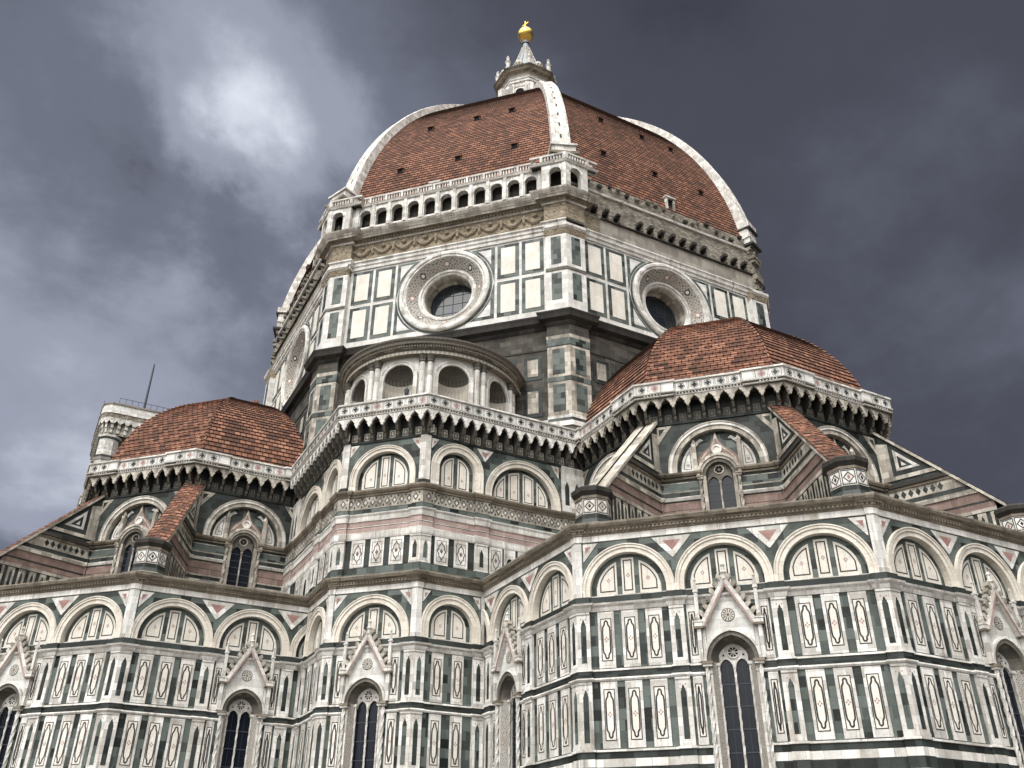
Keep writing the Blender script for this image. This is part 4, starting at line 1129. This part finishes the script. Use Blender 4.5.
    for s in (-1, 1):
        a, b = (-HD, -HD+PW) if s < 0 else (HD-PW, HD)
        path = [face_path(a, b, T22 if s < 0 else 0, T22 if s > 0 else 0, [(a, b)] if False else [], 0, o+p) for o in (0, .04, .18, .22, .3, .3)]
        mb.sweep(path, [51.0, 51.05, 51.55, 51.6, 51.7, 51.95], ['F', 'F', 'W', 'W', 'W'])
        for e in (a, b):
            if abs(e) < HD-.1: mb.poly([(e, -p-.25, 51.0), (e, 0, 51.0), (e, 0, 51.95), (e, -p-.25, 51.95)][::s], 'F')
    if full:
        bands(mb, [(51.55, 0, 'W'), (51.56, .12, 'W'), (51.85, .12, 'W'), (51.95, .22, 'W'), (52.2, .22, 'W'), (52.3, .34, 'W'), (52.42, .34, 'W'), (52.45, .06, 'F'), (54.3, .06, None)], -HD, HD, T22, T22, pil, p)
    else:
        bands(mb, [(51.55, 0, 'W'), (51.56, .12, 'W'), (51.8, .12, 'W'), (51.9, .25, 'W'), (52.2, .28, 'W'), (52.3, .38, 'W'), (52.42, .38, 'B'), (52.45, .12, 'slab'), (54.2, .12, 'K'), (54.22, .30, 'K'), (54.32, .30, 'Q'), (54.36, .06, 'Q'), (57.0, .06, 'W'), (57.02, .22, 'W'), (57.2, .26, 'W'), (57.24, .02, 'Q'), (58.55, .0, 'Q'), (58.6, -1.4, None)], -HD, HD, T22, T22, [])
        x = -HD+2.6
        rng = random.Random(3)
        while x < HD-.8:                       # stubs of the brackets that were never finished
            if rng.random() > .12: mb.box(x, x+.40, -.70, 0, 54.85, 54.85+.22+.1*rng.random(), 'K'); mb.box(x, x+.34, -.12, -.03, 54.40, 54.86, 'Z'); mb.box(x+.40, x+.52, -.45, 0, 54.38, 54.9, 'Q')
            x += 1.18
        x = -HD+2.2
        while x < HD-.6:                       # broken low wall of the walkway
            h = 57.5+.9*rng.random(); mb.box(x, x+.25+.25*rng.random(), -.3, .05, h, h+.25, 'K' if rng.random() < .6 else 'Q'); x += .75+.5*rng.random()
    return mb.mesh('drum_wall')
def oculus(parent, loc, rz, meshes={}):
    o = empty('oculus_window', parent, loc, rz)
    if not meshes:
        f = MB(); zc = 47.72; n = 64
        prof = [(4.05, 0, 'W'), (4.05, -.22, 'W'), (3.92, -.30, 'W'), (3.72, -.30, 'W'), (3.62, -.2, 'W'), (3.5, -.2, 'W'), (3.42, -.08, 'M'), (2.62, .62, 'W'), (2.55, .55, 'W'), (2.38, .55, 'W'), (2.32, .66, 'W'), (2.2, .70, 'W'), (2.12, .85, 'A'), (2.05, 2.3, None)]
        for (r0, y0, m), (r1, y1, _) in zip(prof, prof[1:]):
            for i in range(n):
                a, b = 2*math.pi*i/n, 2*math.pi*(i+1)/n
                q = [(r*math.cos(t), y, zc+r*math.sin(t)) for r, y, t in ((r0, y0, a), (r0, y0, b), (r1, y1, b), (r1, y1, a))]
                uv = None
                if m == 'M': uv = [(a*1.22, 0), (b*1.22, 0), (b*1.22, .46), (a*1.22, .46)]
                f.poly(q, m, uv)
        q = .2
        for r0, r1, m in ((.16, .30, 'R'),):    # coloured roundels in the mosaic
            for k in range(8):
                t = math.pi/2+k*math.pi/4; rc, yc = 3.02, .26
                c = Vector((rc*math.cos(t), yc, zc+rc*math.sin(t))); u = Vector((-math.sin(t), 0, math.cos(t))); s = Vector((-.8*math.cos(t), .7, -.8*math.sin(t))).normalized(); nn = s.cross(u).normalized()
                if nn.y > 0: nn = -nn
                ring = [(c+nn*.01+(u*math.cos(w)+s*math.sin(w))*.27) for w in np.linspace(0, 2*math.pi, 15)[:-1]]
                ring2 = [(c+nn*.015+(u*math.cos(w)+s*math.sin(w))*.16) for w in np.linspace(0, 2*math.pi, 15)[:-1]]
                if (Vector(ring[1])-ring[0]).cross(Vector(ring[2])-ring[1]).dot(nn) < 0: ring.reverse(); ring2.reverse()
                f.poly(ring, 'R' if k % 2 == 0 else 'I'); f.poly(ring2, 'C')
        meshes['frame'] = f.mesh('frame')
        g = MB(); g.flat([(2.1*math.cos(t), zc+2.1*math.sin(t)) for t in np.linspace(0, 2*math.pi, 41)[:-1]], 2.1, 'H')
        meshes['glass'] = g.mesh('glass')
        b = MB()
        for x in np.arange(-1.75, 1.8, .875):
            h = math.sqrt(max(2.1**2-x*x, 0)); b.brect(x-.022, x+.022, zc-h, zc+h, 2.1, 2.06, 'X'); b.brect(-h, h, zc+x-.018, zc+x+.018, 2.1, 2.07, 'X')
        meshes['bars'] = b.mesh('glazing_bars')
    put('frame', meshes['frame'], o); put('glass', meshes['glass'], o); put('glazing_bars', meshes['bars'], o)
for k in range(8):
    ang = (135+45*k) % 360-180; full = ang == -45
    loc, rz = root_face(0, 0, AP, ang)
    me = cached(('drum', full), lambda: drum_mesh(full))
    put('drum_wall', me, cathedral, loc, rz, label=None if full else 'drum face left with bare rough stone under the dome')
    if ang in (-90, -45, 0, 45): oculus(cathedral, loc, rz)

# ---- finished gallery on the south east side
def gallery():
    loc, rz = root_face(0, 0, AP, -45)
    g = empty('gallery', cathedral, loc, rz)
    pil = [(-HD, -HD+PW), (HD-PW, HD)]; p = .5
    EN = [(54.3, .06, 'A'), (54.32, .18, 'W'), (54.42, .22, 'A'), (54.44, .30, 'B'), (54.62, .34, 'B'), (54.66, .66, 'A'), (54.86, .72, 'W'), (54.88, .78, 'A'), (55.08, .86, 'W'), (55.2, 1.02, 'A'), (55.34, 1.06, 'B'), (55.4, .3, None)]
    AR = [(58.02, .9, 'W'), (58.04, 1.02, 'W'), (58.18, 1.08, 'B'), (58.26, 1.08, 'S'), (58.28, -1.6, None)]
    def ent(xL, xR, tL, tR, pl, returns=False):
        mb = MB(); 
        if returns: bands(mb, [(52.42, .34, 'W'), (52.45, .07, 'F'), (54.3, .07, None)], xL, xR, tL, tR, pl, p)
        bands(mb, EN, xL, xR, tL, tR, pl, p); return mb
    e = ent(-HD, HD, T22, T22, pil)
    # garlands in relief along the frieze
    rng = random.Random(5)
    for i in range(9):
        c = -8.0+2.0*i
        n = 12
        for k in range(n):
            t = (k+.5)/n; x = c-.85+1.7*t; z = 53.75-.62*math.sin(math.pi*t)
            r = .13+.07*math.sin(math.pi*t)+.03*rng.random()
            e.lathe(x, -.10, [(0, z-r), (r*.8, z-r*.6), (r, z), (r*.8, z+r*.6), (0, z+r)], 6, 'F')
        e.lathe(c+1.0, -.1, [(0, 53.0), (.16, 53.2), (.2, 53.7), (.1, 54.0), (0, 54.15)], 6, 'F')
        e.lathe(c, -.1, [(0, 53.62), (.2, 53.74), (.22, 53.9), (0, 54.05)], 7, 'F')
    x = -HD+PW+.1
    while x < HD-PW: e.box(x, x+.14, -.46, -.3, 54.44, 54.6, 'B'); x += .3
    put('entablature', e, g)
    # open arcade
    a = MB(); y0, y1 = -.9, -.45; z0, zs, zt, r = 55.44, 57.05, 58.02, .52
    xe = HD-PW
    def wall(a_, xs, xa, xb, y0, y1):
        x = xa
        for c in xs:
            a_.rect(x, c-r, z0, zt, y0, 'W'); a_.over(c, semi(r, zs, 14), zt, y0, 'W'); x = c+r
            cv = semi(r, zs, 14, z0)
            for (ax, az), (bx, bz) in zip(cv, cv[1:]): a_.poly([(c+ax, y0, az), (c+ax, y1, az), (c+bx, y1, bz), (c+bx, y0, bz)], 'W')
            a_.arch(c, semi(r, zs, 14), semi(r+.13, zs, 14), y0-.05, y0, y0, 'W')
        a_.rect(x, xb, z0, zt, y0, 'W')
    xs = [1.553*(i-5)+.1 for i in range(11)]
    wall(a, xs, -xe, xe, y0, y1)
    for i in range(12):
        c = 1.553*(i-5.5)+.1
        if abs(c) < xe-.2: a.brect(c-.15, c+.15, z0, zt, y0, y0-.10, 'W'); a.brect(c-.2, c+.2, z0, z0+.14, y0-.1, y0-.16, 'W')
    for c in xs: a.box(c-.5, c+.5, y0+.05, y0+.2, z0, z0+.28, 'W')
    for s in (-1, 1):
        q = MB(); yo = -1.4; ext = HD+T22*1.4
        wall(q, [(HD-PW/2+.42)], xe, ext, yo, yo+.5)
        q.poly([(xe, yo, z0), (xe, yo, zt), (xe, -.9, zt), (xe, -.9, z0)], 'W')
        q.brect(ext-.28, ext, z0, zt, yo, yo-.04, 'W')
        if s < 0: q.mirror()
        a.p += q.p; a.m += q.m; a.uv += q.uv; a.sm += q.sm
    a.rect(-HD, HD, z0, 58.2, -.03, 'J')
    bands(a, AR, -HD, HD, T22, T22, pil, p)
    put('arcade', a, g)
    # balustrade
    b = MB()
    bands(b, [(58.28, .84, 'W'), (58.29, .98, 'W'), (58.38, .98, 'W'), (58.39, .84, None)], -HD, HD, T22, T22, pil, p)
    bands(b, [(58.92, .82, 'W'), (58.93, 1.0, 'W'), (59.08, 1.02, 'W'), (59.1, .8, None)], -HD, HD, T22, T22, pil, p)
    def bal(x, y): b.lathe(x, y, [(.06, 58.36), (.04, 58.42), (.085, 58.58), (.05, 58.8), (.07, 58.93)], 6, 'W')
    x = -xe+.1; k = 0
    while x < xe:
        if k % 6 == 0: b.box(x-.1, x+.1, -1.0, -.8, 58.36, 58.95, 'W')
        else: bal(x, -.9)
        x += 1.553/6; k += 1
    for s in (-1, 1):
        x = xe+.1
        while x < HD+.5: bal(s*x, -1.4); x += .26
        b.box(s*(xe+.02)-.12, s*(xe+.02)+.12, -1.52, -1.26, 58.36, 58.95, 'W'); b.box(s*(HD+.5)-.12, s*(HD+.5)+.12, -1.5, -1.3, 58.36, 58.95, 'W')
    put('balustrade', b, g)
    # short returns round the two corners
    for ang, s in ((0, -1), (-90, 1)):
        l2, r2 = root_face(0, 0, AP, ang)
        xa, xb = -HD, -HD+PW
        q = ent(xa, xb, T22, 0, [(xa, xb)], True)
        # stepped, unfinished end of the moulding
        bands(q, [(52.42, .34, 'W'), (52.45, .14, 'F'), (54.1, .14, 'A'), (54.15, .3, 'A'), (54.4, .3, None)], xb, xb+1.9, 0, 0, [])
        q.poly([(xb, -p-1.1, 54.6), (xb, 0, 54.6), (xb, 0, 55.44), (xb, -p-1.1, 55.44)], 'S')
        bands(q, AR, xa, xb, T22, 0, [(xa, xb)], p)
        bands(q, [(58.92, .82, 'W'), (58.93, 1.0, 'W'), (59.08, 1.02, 'W'), (59.1, .8, None)], xa, xb, T22, 0, [(xa, xb)], p)
        bands(q, [(54.66, .3, 'B'), (54.9, .55, 'B'), (55.1, .6, 'B'), (55.2, .1, None)], xb, xb+.9, 0, 0, [])
        m = MB(); yo = -1.4; ext = HD+T22*1.4
        wall(m, [(HD-PW/2+.42)], xe, ext, yo, yo+.5); m.rect(xe, HD, z0, zt, -.02, 'J')
        m.poly([(xe, yo, z0), (xe, yo, zt), (xe, .4, zt), (xe, .4, z0)], 'W'); m.brect(ext-.28, ext, z0, zt, yo, yo-.04, 'W'); m.mirror()
        q.p += m.p; q.m += m.m; q.uv += m.uv; q.sm += m.sm
        for i in range(8): q.lathe(-xe-.15-.26*i, -1.4, [(.06, 58.36), (.04, 58.42), (.085, 58.58), (.05, 58.8), (.07, 58.93)], 6, 'W')
        for x in (-xe-.02, -HD-.5): q.box(x-.12, x+.12, -1.52, -1.28, 58.36, 58.95, 'W')
        if s > 0: q.mirror()
        o = put('corner_pier', q, g)
        # relative placement inside the gallery's frame
        M0 = Matrix.Translation(loc) @ Matrix.Rotation(R_(rz), 4, 'Z'); M1 = Matrix.Translation(l2) @ Matrix.Rotation(R_(r2), 4, 'Z')
        M = M0.inverted() @ M1; o.location = M.translation; o.rotation_euler = M.to_euler()
gallery()

# ---- dome: eight tiled sails and white ribs
RB, ZB, ARD = 28.0, 54.0, 39.0
def dome():
    d = empty('dome', cathedral)
    c = RB-ARD; row = .38; k22 = math.cos(R_(22.5)); sh = .45
    def rz(s, off=0): t = s/ARD; return (ARD+off)*math.cos(t)+c, ZB+(ARD+off)*math.sin(t)
    s1 = ARD*math.acos((3.4-c)/ARD); n = int(s1/row)
    mb = MB()
    for i in range(n):
        ra, za = rz(i*row, -sh); rb, zb = rz((i+1)*row, -sh); t = i*row/ARD
        if za < 57.9: continue
        lift = .045; aa, ab = ra*k22, rb*k22; al, lz = aa+lift*math.cos(t), lift*math.sin(t)
        wa, wb, wl = aa*T22, ab*T22, al*T22; v = i*row
        mb.poly([(-wl, -al, za+lz), (wl, -al, za+lz), (wb, -ab, zb), (-wb, -ab, zb)], 'T', [(-wl, v+.01), (wl, v+.01), (wb, v+row-.006), (-wb, v+row-.006)])
        mb.poly([(-wa, -aa, za-.02), (wa, -aa, za-.02), (wl, -al, za+lz), (-wl, -al, za+lz)], 'T', [(-wa, v), (wa, v), (wl, v+.01), (-wl, v+.01)])
    me = mb.mesh('sail')
    ho = MB()                                   # small round vents framed in stone, with a dark mouth
    ho.box(-.34, -.27, -.02, .5, .0, .52, 'U'); ho.box(.27, .34, -.02, .5, .0, .52, 'U'); ho.box(-.36, .36, -.08, .6, .52, .60, 'U'); ho.rect(-.27, .27, .0, .52, .06, 'Z')
    vm = ho.mesh('vent')
    wm = MB(); wm.box(-.5, -.33, -.4, .9, 0, 1.35, 'W'); wm.box(.33, .5, -.4, .9, 0, 1.35, 'A'); wm.box(-.58, .58, -.5, .9, 1.35, 1.55, 'W'); wm.rect(-.33, .33, -.4, 1.35, -.2, 'Z'); hm = wm.mesh('hatch')
    for k in range(8):
        ang = -45+45*k
        s_ = put('dome_segment', me, d, (0, 0, 0), ang+90)
        for s, xs in ((9.5, (-.34, .02, .36)), (17.5, (-.26, .08, .33))):
            r, z = rz(s, -sh); a = r*k22
            for f in xs: put('vent', vm, s_, (f*a*T22*1.6, -a-.12, z-.1))
        r, z = rz(5.2, -sh); put('hatch', hm, s_, (1.2 if k % 2 else -1.5, -r*k22+.2, z-.3))
    rb = MB(); w = .92
    N_ = 60; S = [4.6+(s1-4.6)*i/N_ for i in range(N_+1)]
    for i in range(N_):
        for (ya, oa), (yb, ob), m in (((-w, -1.2), (-w, .02), 'W'), ((-w, .02), (-w+.22, .1), 'W'), ((-w+.22, .1), (-.1, .02), 'W'), ((-.1, .02), (.1, .02), 'S'), ((.1, .02), (w-.22, .1), 'W'), ((w-.22, .1), (w, .02), 'W'), ((w, .02), (w, -1.2), 'W')):
            f = 1-.45*S[i]/s1; f1 = 1-.45*S[i+1]/s1
            (r0, z0), (r1, z1), (r2, z2), (r3, z3) = rz(S[i], oa), rz(S[i], ob), rz(S[i+1], ob), rz(S[i+1], oa)
            mm = m if m != 'S' else ('K' if i % 3 == 0 else 'W')
            rb.poly([(r0, ya*f, z0), (r1, yb*f, z1), (r2, yb*f1, z2), (r3, ya*f1, z3)], mm)
    me = rb.mesh('rib')
    base = MB()
    base.box(25.0, 28.4, -1.1, 1.1, 58.3, 59.3, 'W'); base.box(25.2, 28.75, -1.3, 1.3, 59.3, 59.55, 'B'); base.box(25.2, 28.35, -1.05, 1.05, 59.55, 60.5, 'W'); base.box(25.2, 28.5, -1.2, 1.2, 60.5, 60.7, 'W')
    bm = base.mesh('rib_base')
    rough = MB(); rg = random.Random(11); z = 52.4
    while z < 57.6:                             # toothed stones left for a gallery that never came
        h = .24+.16*rg.random(); x = 27.45+.5*rg.random(); w_ = .62+.28*rg.random(); d_ = .15*(rg.random()-.5)
        rough.box(25.6, x, -w_+d_, w_+d_, z, z+h-.02, rg.choice('QQKS')); z += h
    rough.box(25.6, 28.1, -.95, .95, 57.6, 57.85, 'K'); rough.box(25.6, 27.75, -.78, .78, 57.85, 59.6, 'W'); rough.box(25.6, 28.0, -.95, .95, 59.6, 59.8, 'K'); rough.box(25.6, 27.9, -.84, .84, 59.8, 60.5, 'W')
    rm = rough.mesh('rib_base')
    for k in range(8):
        a = -22.5+45*k
        r = put('rib', me, d, (0, 0, 0), a)
        put('rib_base', bm if a in (-22.5, 292.5) else rm, d, (0, 0, 0), a)
dome()

# ---- lantern
def lantern():
    l = empty('lantern', cathedral, (0, 0, 0), 0)
    b = MB(); o = 22.5
    def oc(prof, mats): b.lathe(0, 0, prof, 8, None, False, o, o+360, mats)
    oc([(4.6, 88.0), (4.6, 89.5), (4.9, 89.7), (4.9, 90.1), (3.2, 90.3), (3.2, 97.0), (3.4, 97.05), (3.4, 97.4), (3.3, 97.45)], ['W']*8)
    ap, hw = 3.2*math.cos(R_(22.5)), 3.2*math.sin(R_(22.5))
    for k in range(8):
        a = R_(45*k); n = Vector((math.cos(a), math.sin(a), 0)); t = Vector((-n.y, n.x, 0))
        def P(x, z, d): v = n*(ap+d)+t*x; return (v.x, v.y, z)
        cv = semi(.55, 95.4, 10)
        b.poly([P(.55, 91, .01), P(.55, 95.4, .01)]+[P(x, z, .01) for x, z in cv[::-1][1:]]+[P(-.55, 91, .01)], 'Z') if False else b.poly([P(-.55, 91, .012), P(.55, 91, .012)]+[P(-x, z, .012) for x, z in cv], 'Z')
        for s in (-1, 1): b.poly([P(s*.9-.13, 90.5, .08), P(s*.9+.13, 90.5, .08), P(s*.9+.13, 97, .08), P(s*.9-.13, 97, .08)], 'W')
        c0, c1 = semi(.55, 95.4, 10), semi(.72, 95.4, 10)
        for i in range(10): b.poly([P(c1[i][0], c1[i][1], .05), P(c0[i][0], c0[i][1], .05), P(c0[i+1][0], c0[i+1][1], .05), P(c1[i+1][0], c1[i+1][1], .05)], 'W')
        b.poly([P(-.9, 96.15, .03), P(.9, 96.15, .03), P(.9, 96.3, .03), P(-.9, 96.3, .03)], 'B')
    put('drum', b, l)
    bu = MB()                                   # scrolled flying buttress with its arch, in the plane y=0
    pr = [(3.0, 90.2), (5.4, 90.2), (5.4, 94.2), (5.1, 94.6), (4.6, 94.7), (4.2, 95.1), (3.9, 95.9), (3.5, 96.5), (3.0, 96.6)]
    for s in (-1, 1): bu.poly([(x, s*.32, z) for x, z in (pr if s < 0 else pr[::-1])], 'W')
    for (x0, z0), (x1, z1) in zip(pr, pr[1:]): bu.poly([(x0, -.32, z0), (x0, .32, z0), (x1, .32, z1), (x1, -.32, z1)][::-1], 'W')
    for s in (-1, 1): 
        cv = [(4.15+x, s*.33, z) for x, z in semi(.5, 92.6, 8)]; bu.poly(([(3.65, s*.33, 90.6), (4.65, s*.33, 90.6)]+cv[::-1])[::(1 if s < 0 else -1)], 'Z')
    me = bu.mesh('flying_buttress')
    for k in range(8): put('flying_buttress', me, l, (0, 0, 0), 22.5+45*k)
    c = MB()
    c.lathe(0, 0, [(3.3, 97.4), (3.5, 97.45), (3.5, 97.75), (3.42, 97.8), (3.42, 98.15), (3.6, 98.2), (3.7, 98.35), (4.15, 98.5), (4.25, 98.8), (4.45, 98.95), (4.45, 99.1), (2.6, 99.3), (2.6, 99.31)], 8, None, False, o, o+360, ['W', 'W', 'B', 'W', 'W', 'B', 'B', 'B', 'B', 'K', 'S', 'S'])
    put('cornice', c, l)
    r = MB(); r.lathe(0, 0, [(2.7, 99.25), (2.7, 100.2), (2.75, 100.4), (2.45, 101.0), (1.95, 102.3), (1.4, 103.8), (.9, 105.4), (.5, 106.9), (.40, 107.9)], 16, 'L', False, 0, 360, ['W', 'W']+['L']*6)
    for k in range(16):
        a = R_(22.5*k)
        for (r0, z0), (r1, z1) in zip([(2.47, 101.0), (1.97, 102.3), (1.42, 103.8), (.92, 105.4)], [(1.97, 102.3), (1.42, 103.8), (.92, 105.4), (.52, 106.9)]):
            u = Vector((-math.sin(a), math.cos(a), 0))*.06; p0 = Vector((r0*math.cos(a), r0*math.sin(a), z0)); p1 = Vector((r1*math.cos(a), r1*math.sin(a), z1)); n = Vector((math.cos(a), math.sin(a), .3))*.1
            r.poly([p0-u, p0+n, p1+n, p1-u], 'A'); r.poly([p0+n, p0+u, p1+u, p1+n], 'A')
    put('cone_roof', r, l)
    q = MB(); q.lathe(0, 0, [(.36, 99.0), (.38, 99.6), (.24, 99.7), (.28, 100.4), (.42, 100.7), (.24, 100.9), (.16, 101.4), (.25, 101.6), (0, 102.0)], 8, 'W'); me = q.mesh('pinnacle')
    sc_ = MB(); sc_.lathe(0, 0, [(0, 99.0), (.55, 99.1), (.72, 99.9), (.45, 100.5), (.12, 100.8), (0, 101.1)], 10, 'A'); ms = sc_.mesh('shell_crest')
    for k in range(8):
        a = R_(22.5+45*k); put('pinnacle', me, l, (3.85*math.cos(a), 3.85*math.sin(a), 0)); a = R_(45*k); put('shell_crest', ms, l, (3.3*math.cos(a), 3.3*math.sin(a), 0))
    g = MB(); g.lathe(0, 0, [(.55, 107.85), (.42, 108.1), (.48, 108.4), (.62, 108.5), (.5, 108.7), (.4, 108.85)], 16, 'O', True, 0, 360, ['L', 'L', 'O', 'O', 'O'])
    n = 16; g.lathe(0, 0, [(1.12*math.sin(math.pi*i/n), 109.85-1.12*math.cos(math.pi*i/n)) for i in range(n+1)], 24, 'O', True)
    put('golden_ball', g, l)
    x = MB(); x.box(-.09, .09, -.09, .09, 110.9, 112.7, 'O'); x.box(-.55, .55, -.08, .08, 112.0, 112.18, 'O')
    for s in (-1, 1): x.lathe(s*.55, 0, [(0, 111.96), (.12, 112.09), (0, 112.22)], 6, 'O')
    x.lathe(0, 0, [(.2, 110.85), (.12, 111.1), (.09, 111.3)], 8, 'O'); x.lathe(0, 0, [(0, 112.6), (.12, 112.72), (0, 112.86)], 6, 'O')
    put('cross', x, l, (0, 0, 0), 20)
lantern()

# ------------------------------------------------------------------ bell tower beyond the south tribune
def campanile():
    t = empty('bell_tower', None, (-94.8, -30.3, 0), 0, label='tall square marble bell tower rising behind the left half dome, mast on top', category='bell tower')
    h = 7.0; zt = 82.0
    w = MB()
    for k in range(4):
        q = MB(); y = -h
        lev = [(0, 12, 'W'), (12, 13, 'G'), (13, 28, 'W'), (28, 29, 'B'), (29, 43, 'W'), (43, 44, 'B'), (44, 57, 'W'), (57, 58, 'B'), (58, 71.2, 'W'), (71.2, 72, 'G'), (72, 75.5, 'A')]
        for a, b, m in lev: q.rect(-h, h, a, b, y, m)
        for z in (28.5, 43.5, 57.5, 71.6, 75.6): q.box(-h-.1, h+.1, y-.35, y, z-.3, z+.3, 'B')
        for z0, z1 in ((15, 27), (30, 42), (45, 56), (59, 70)):
            for c in (-4.2, 4.2): q.brect(c-1.1, c+1.1, z0, z1, y, y-.04, 'G'); q.brect(c-.8, c+.8, z0+.4, z1-.4, y-.04, y-.06, 'P')
            q.slab([(-1.3, z0+1)]+[(1.3, z0+1)]+[(x, z) for x, z in pointed(1.3, z1-3, 1.4, 8)][::-1], y, y-.05, 'Z')
        for c in (-4.6, -2.6, -.8, 1, 2.8, 4.6): q.brect(c-.62, c+.62, 72.4, 75.1, y, y-.06, 'N'); q.brect(c-.4, c+.4, 72.7, 74.8, y-.06, y-.07, 'W'); q.brect(c-.2, c+.2, 73.1, 74.5, y-.07, y-.08, 'D')
        c, s = math.cos(R_(90*k)), math.sin(R_(90*k))
        w.p += [[(x*c-y_*s, x*s+y_*c, z) for x, y_, z in f] for f in q.p]; w.m += q.m; w.uv += q.uv; w.sm += q.sm
    put('shaft', w, t)
    tu = MB(); o = 22.5
    prof = [(1.75, 0), (1.75, 28.2), (2.0, 28.4), (2.0, 28.8), (1.75, 29), (1.75, 43.2), (2, 43.4), (2, 43.8), (1.75, 44), (1.75, 57.2), (2, 57.4), (2, 57.8), (1.75, 58), (1.75, 71.0), (1.8, 71.1), (2.1, 71.5), (2.1, 71.9), (1.75, 72.1), (1.75, 73.0), (1.75, 75.2), (2.1, 75.5), (2.15, 75.9), (1.8, 76.1)]
    tu.lathe(0, 0, prof, 8, None, False, o, o+360, ['W', 'B', 'B', 'B', 'W', 'B', 'B', 'B', 'W', 'B', 'B', 'B', 'W', 'G', 'W', 'D', 'B', 'W', 'W', 'G', 'W', 'B'])
    me = tu.mesh('corner_turret')
    for x in (-h, h):
        for y in (-h, h): put('corner_turret', me, t, (x, y, 0))
    # projecting crown on corbels
    cr = MB(); pts = []
    for cx, cy, a0 in ((h, -h, -90), (h, h, 0), (-h, h, 90), (-h, -h, 180)):
        for a in (a0-10, a0+22, a0+45, a0+68, a0+100): pts.append((cx, cy, R_(a)))
    def ring(off): return [(cx+off*math.cos(a), cy+off*math.sin(a)) for cx, cy, a in pts]
    P = [(76.0, 1.75, 'A'), (78.9, 1.75, 'K'), (78.95, 2.4, 'W'), (79.2, 2.4, 'W'), (79.25, 2.5, 'B'), (79.9, 2.5, 'G'), (79.95, 2.6, 'W'), (80.2, 2.6, 'W'), (80.25, 2.45, 'V'), (81.7, 2.45, 'B'), (81.72, 2.6, 'B'), (82.0, 2.6, 'B'), (82.01, 2.2, 'S'), (81, 2.2, None)]
    rs = [ring(o_)+[ring(o_)[0]] for z, o_, m in P]
    cr.sweep(rs, [z for z, _, _ in P], [m for _, _, m in P])
    put('parapet', cr, t)
    # corbels with little arches between them
    cb = MB(); R1 = ring(1.75)+[ring(1.75)[0]]; R2 = ring(2.42)+[ring(2.42)[0]]
    for (a, b), (c, d) in zip(zip(R1, R1[1:]), zip(R2, R2[1:])):
        L = math.hypot(d[0]-c[0], d[1]-c[1]); n = max(1, round(L/1.15))
        for i in range(n):
            def at(f, k): 
                p = (a[0]+(b[0]-a[0])*f, a[1]+(b[1]-a[1])*f); q = (c[0]+(d[0]-c[0])*f, c[1]+(d[1]-c[1])*f); return (p[0]+(q[0]-p[0])*k, p[1]+(q[1]-p[1])*k)
            f0, f1, fm = (i+.30)/n, (i+.70)/n, (i+.5)/n
            for z0, z1, k in ((76.3, 77.2, .3), (77.2, 78, .65), (78, 78.9, 1.0)):
                A0, A1, B0, B1 = at(f0, 0), at(f1, 0), at(f0, k), at(f1, k)
                cb.poly([(*B0, z0), (*B1, z0), (*B1, z1), (*B0, z1)], 'W'); cb.poly([(*A0, z0), (*B0, z0), (*B0, z1), (*A0, z1)], 'A'); cb.poly([(*B1, z0), (*A1, z0), (*A1, z1), (*B1, z1)], 'A'); cb.poly([(*A0, z0), (*A1, z0), (*B1, z0), (*B0, z0)], 'A')
            e0, e1 = at(i/n, 1), at((i+1)/n, 1); g0, g1 = at(f0, 1), at(f1, 1); mid0 = at(i/n, 1)
            cb.poly([(*e0, 78.5), (*g0, 78.0), (*g0, 79), (*e0, 79)], 'W'); cb.poly([(*g1, 78.0), (*e1, 78.5), (*e1, 79), (*g1, 79)], 'W')
    put('corbel_table', cb, t)
    rf = MB(); rf.poly([(-h, -h, 81), (h, -h, 81), (h, h, 81), (-h, h, 81)], 'S'); rf.lathe(0, 0, [(9.2, 81), (0, 83.4)], 4, 'U', False, 45, 405); put('roof', rf, t)
    ra = MB()
    for k in range(14):
        for s in (-1, 1):
            x = -h+2*h*k/13; ra.lathe(x, s*(h+2.4), [(.04, 82), (.04, 83.1)], 5, 'X'); ra.lathe(s*(h+2.4), x, [(.04, 82), (.04, 83.1)], 5, 'X')
    for s in (-1, 1): ra.box(-h, h, s*(h+2.4)-.03, s*(h+2.4)+.03, 83.05, 83.12, 'X'); ra.box(s*(h+2.4)-.03, s*(h+2.4)+.03, -h, h, 83.05, 83.12, 'X')
    put('railing', ra, t)
    m = MB(); m.lathe(0, 0, [(.26, 81), (.22, 86), (.15, 95.0), (.1, 95.4), (0, 95.5)], 8, 'X'); put('mast', m, t, (2.5, -2.3, 0))
campanile()

# ------------------------------------------------------------------ the square
g = MB(); S_ = 3000
g.poly([(-S_, -S_, 0), (S_, -S_, 0), (S_, S_, 0), (-S_, S_, 0)], 'Y')
gr = put('square_paving', g); gr['kind'] = 'structure'
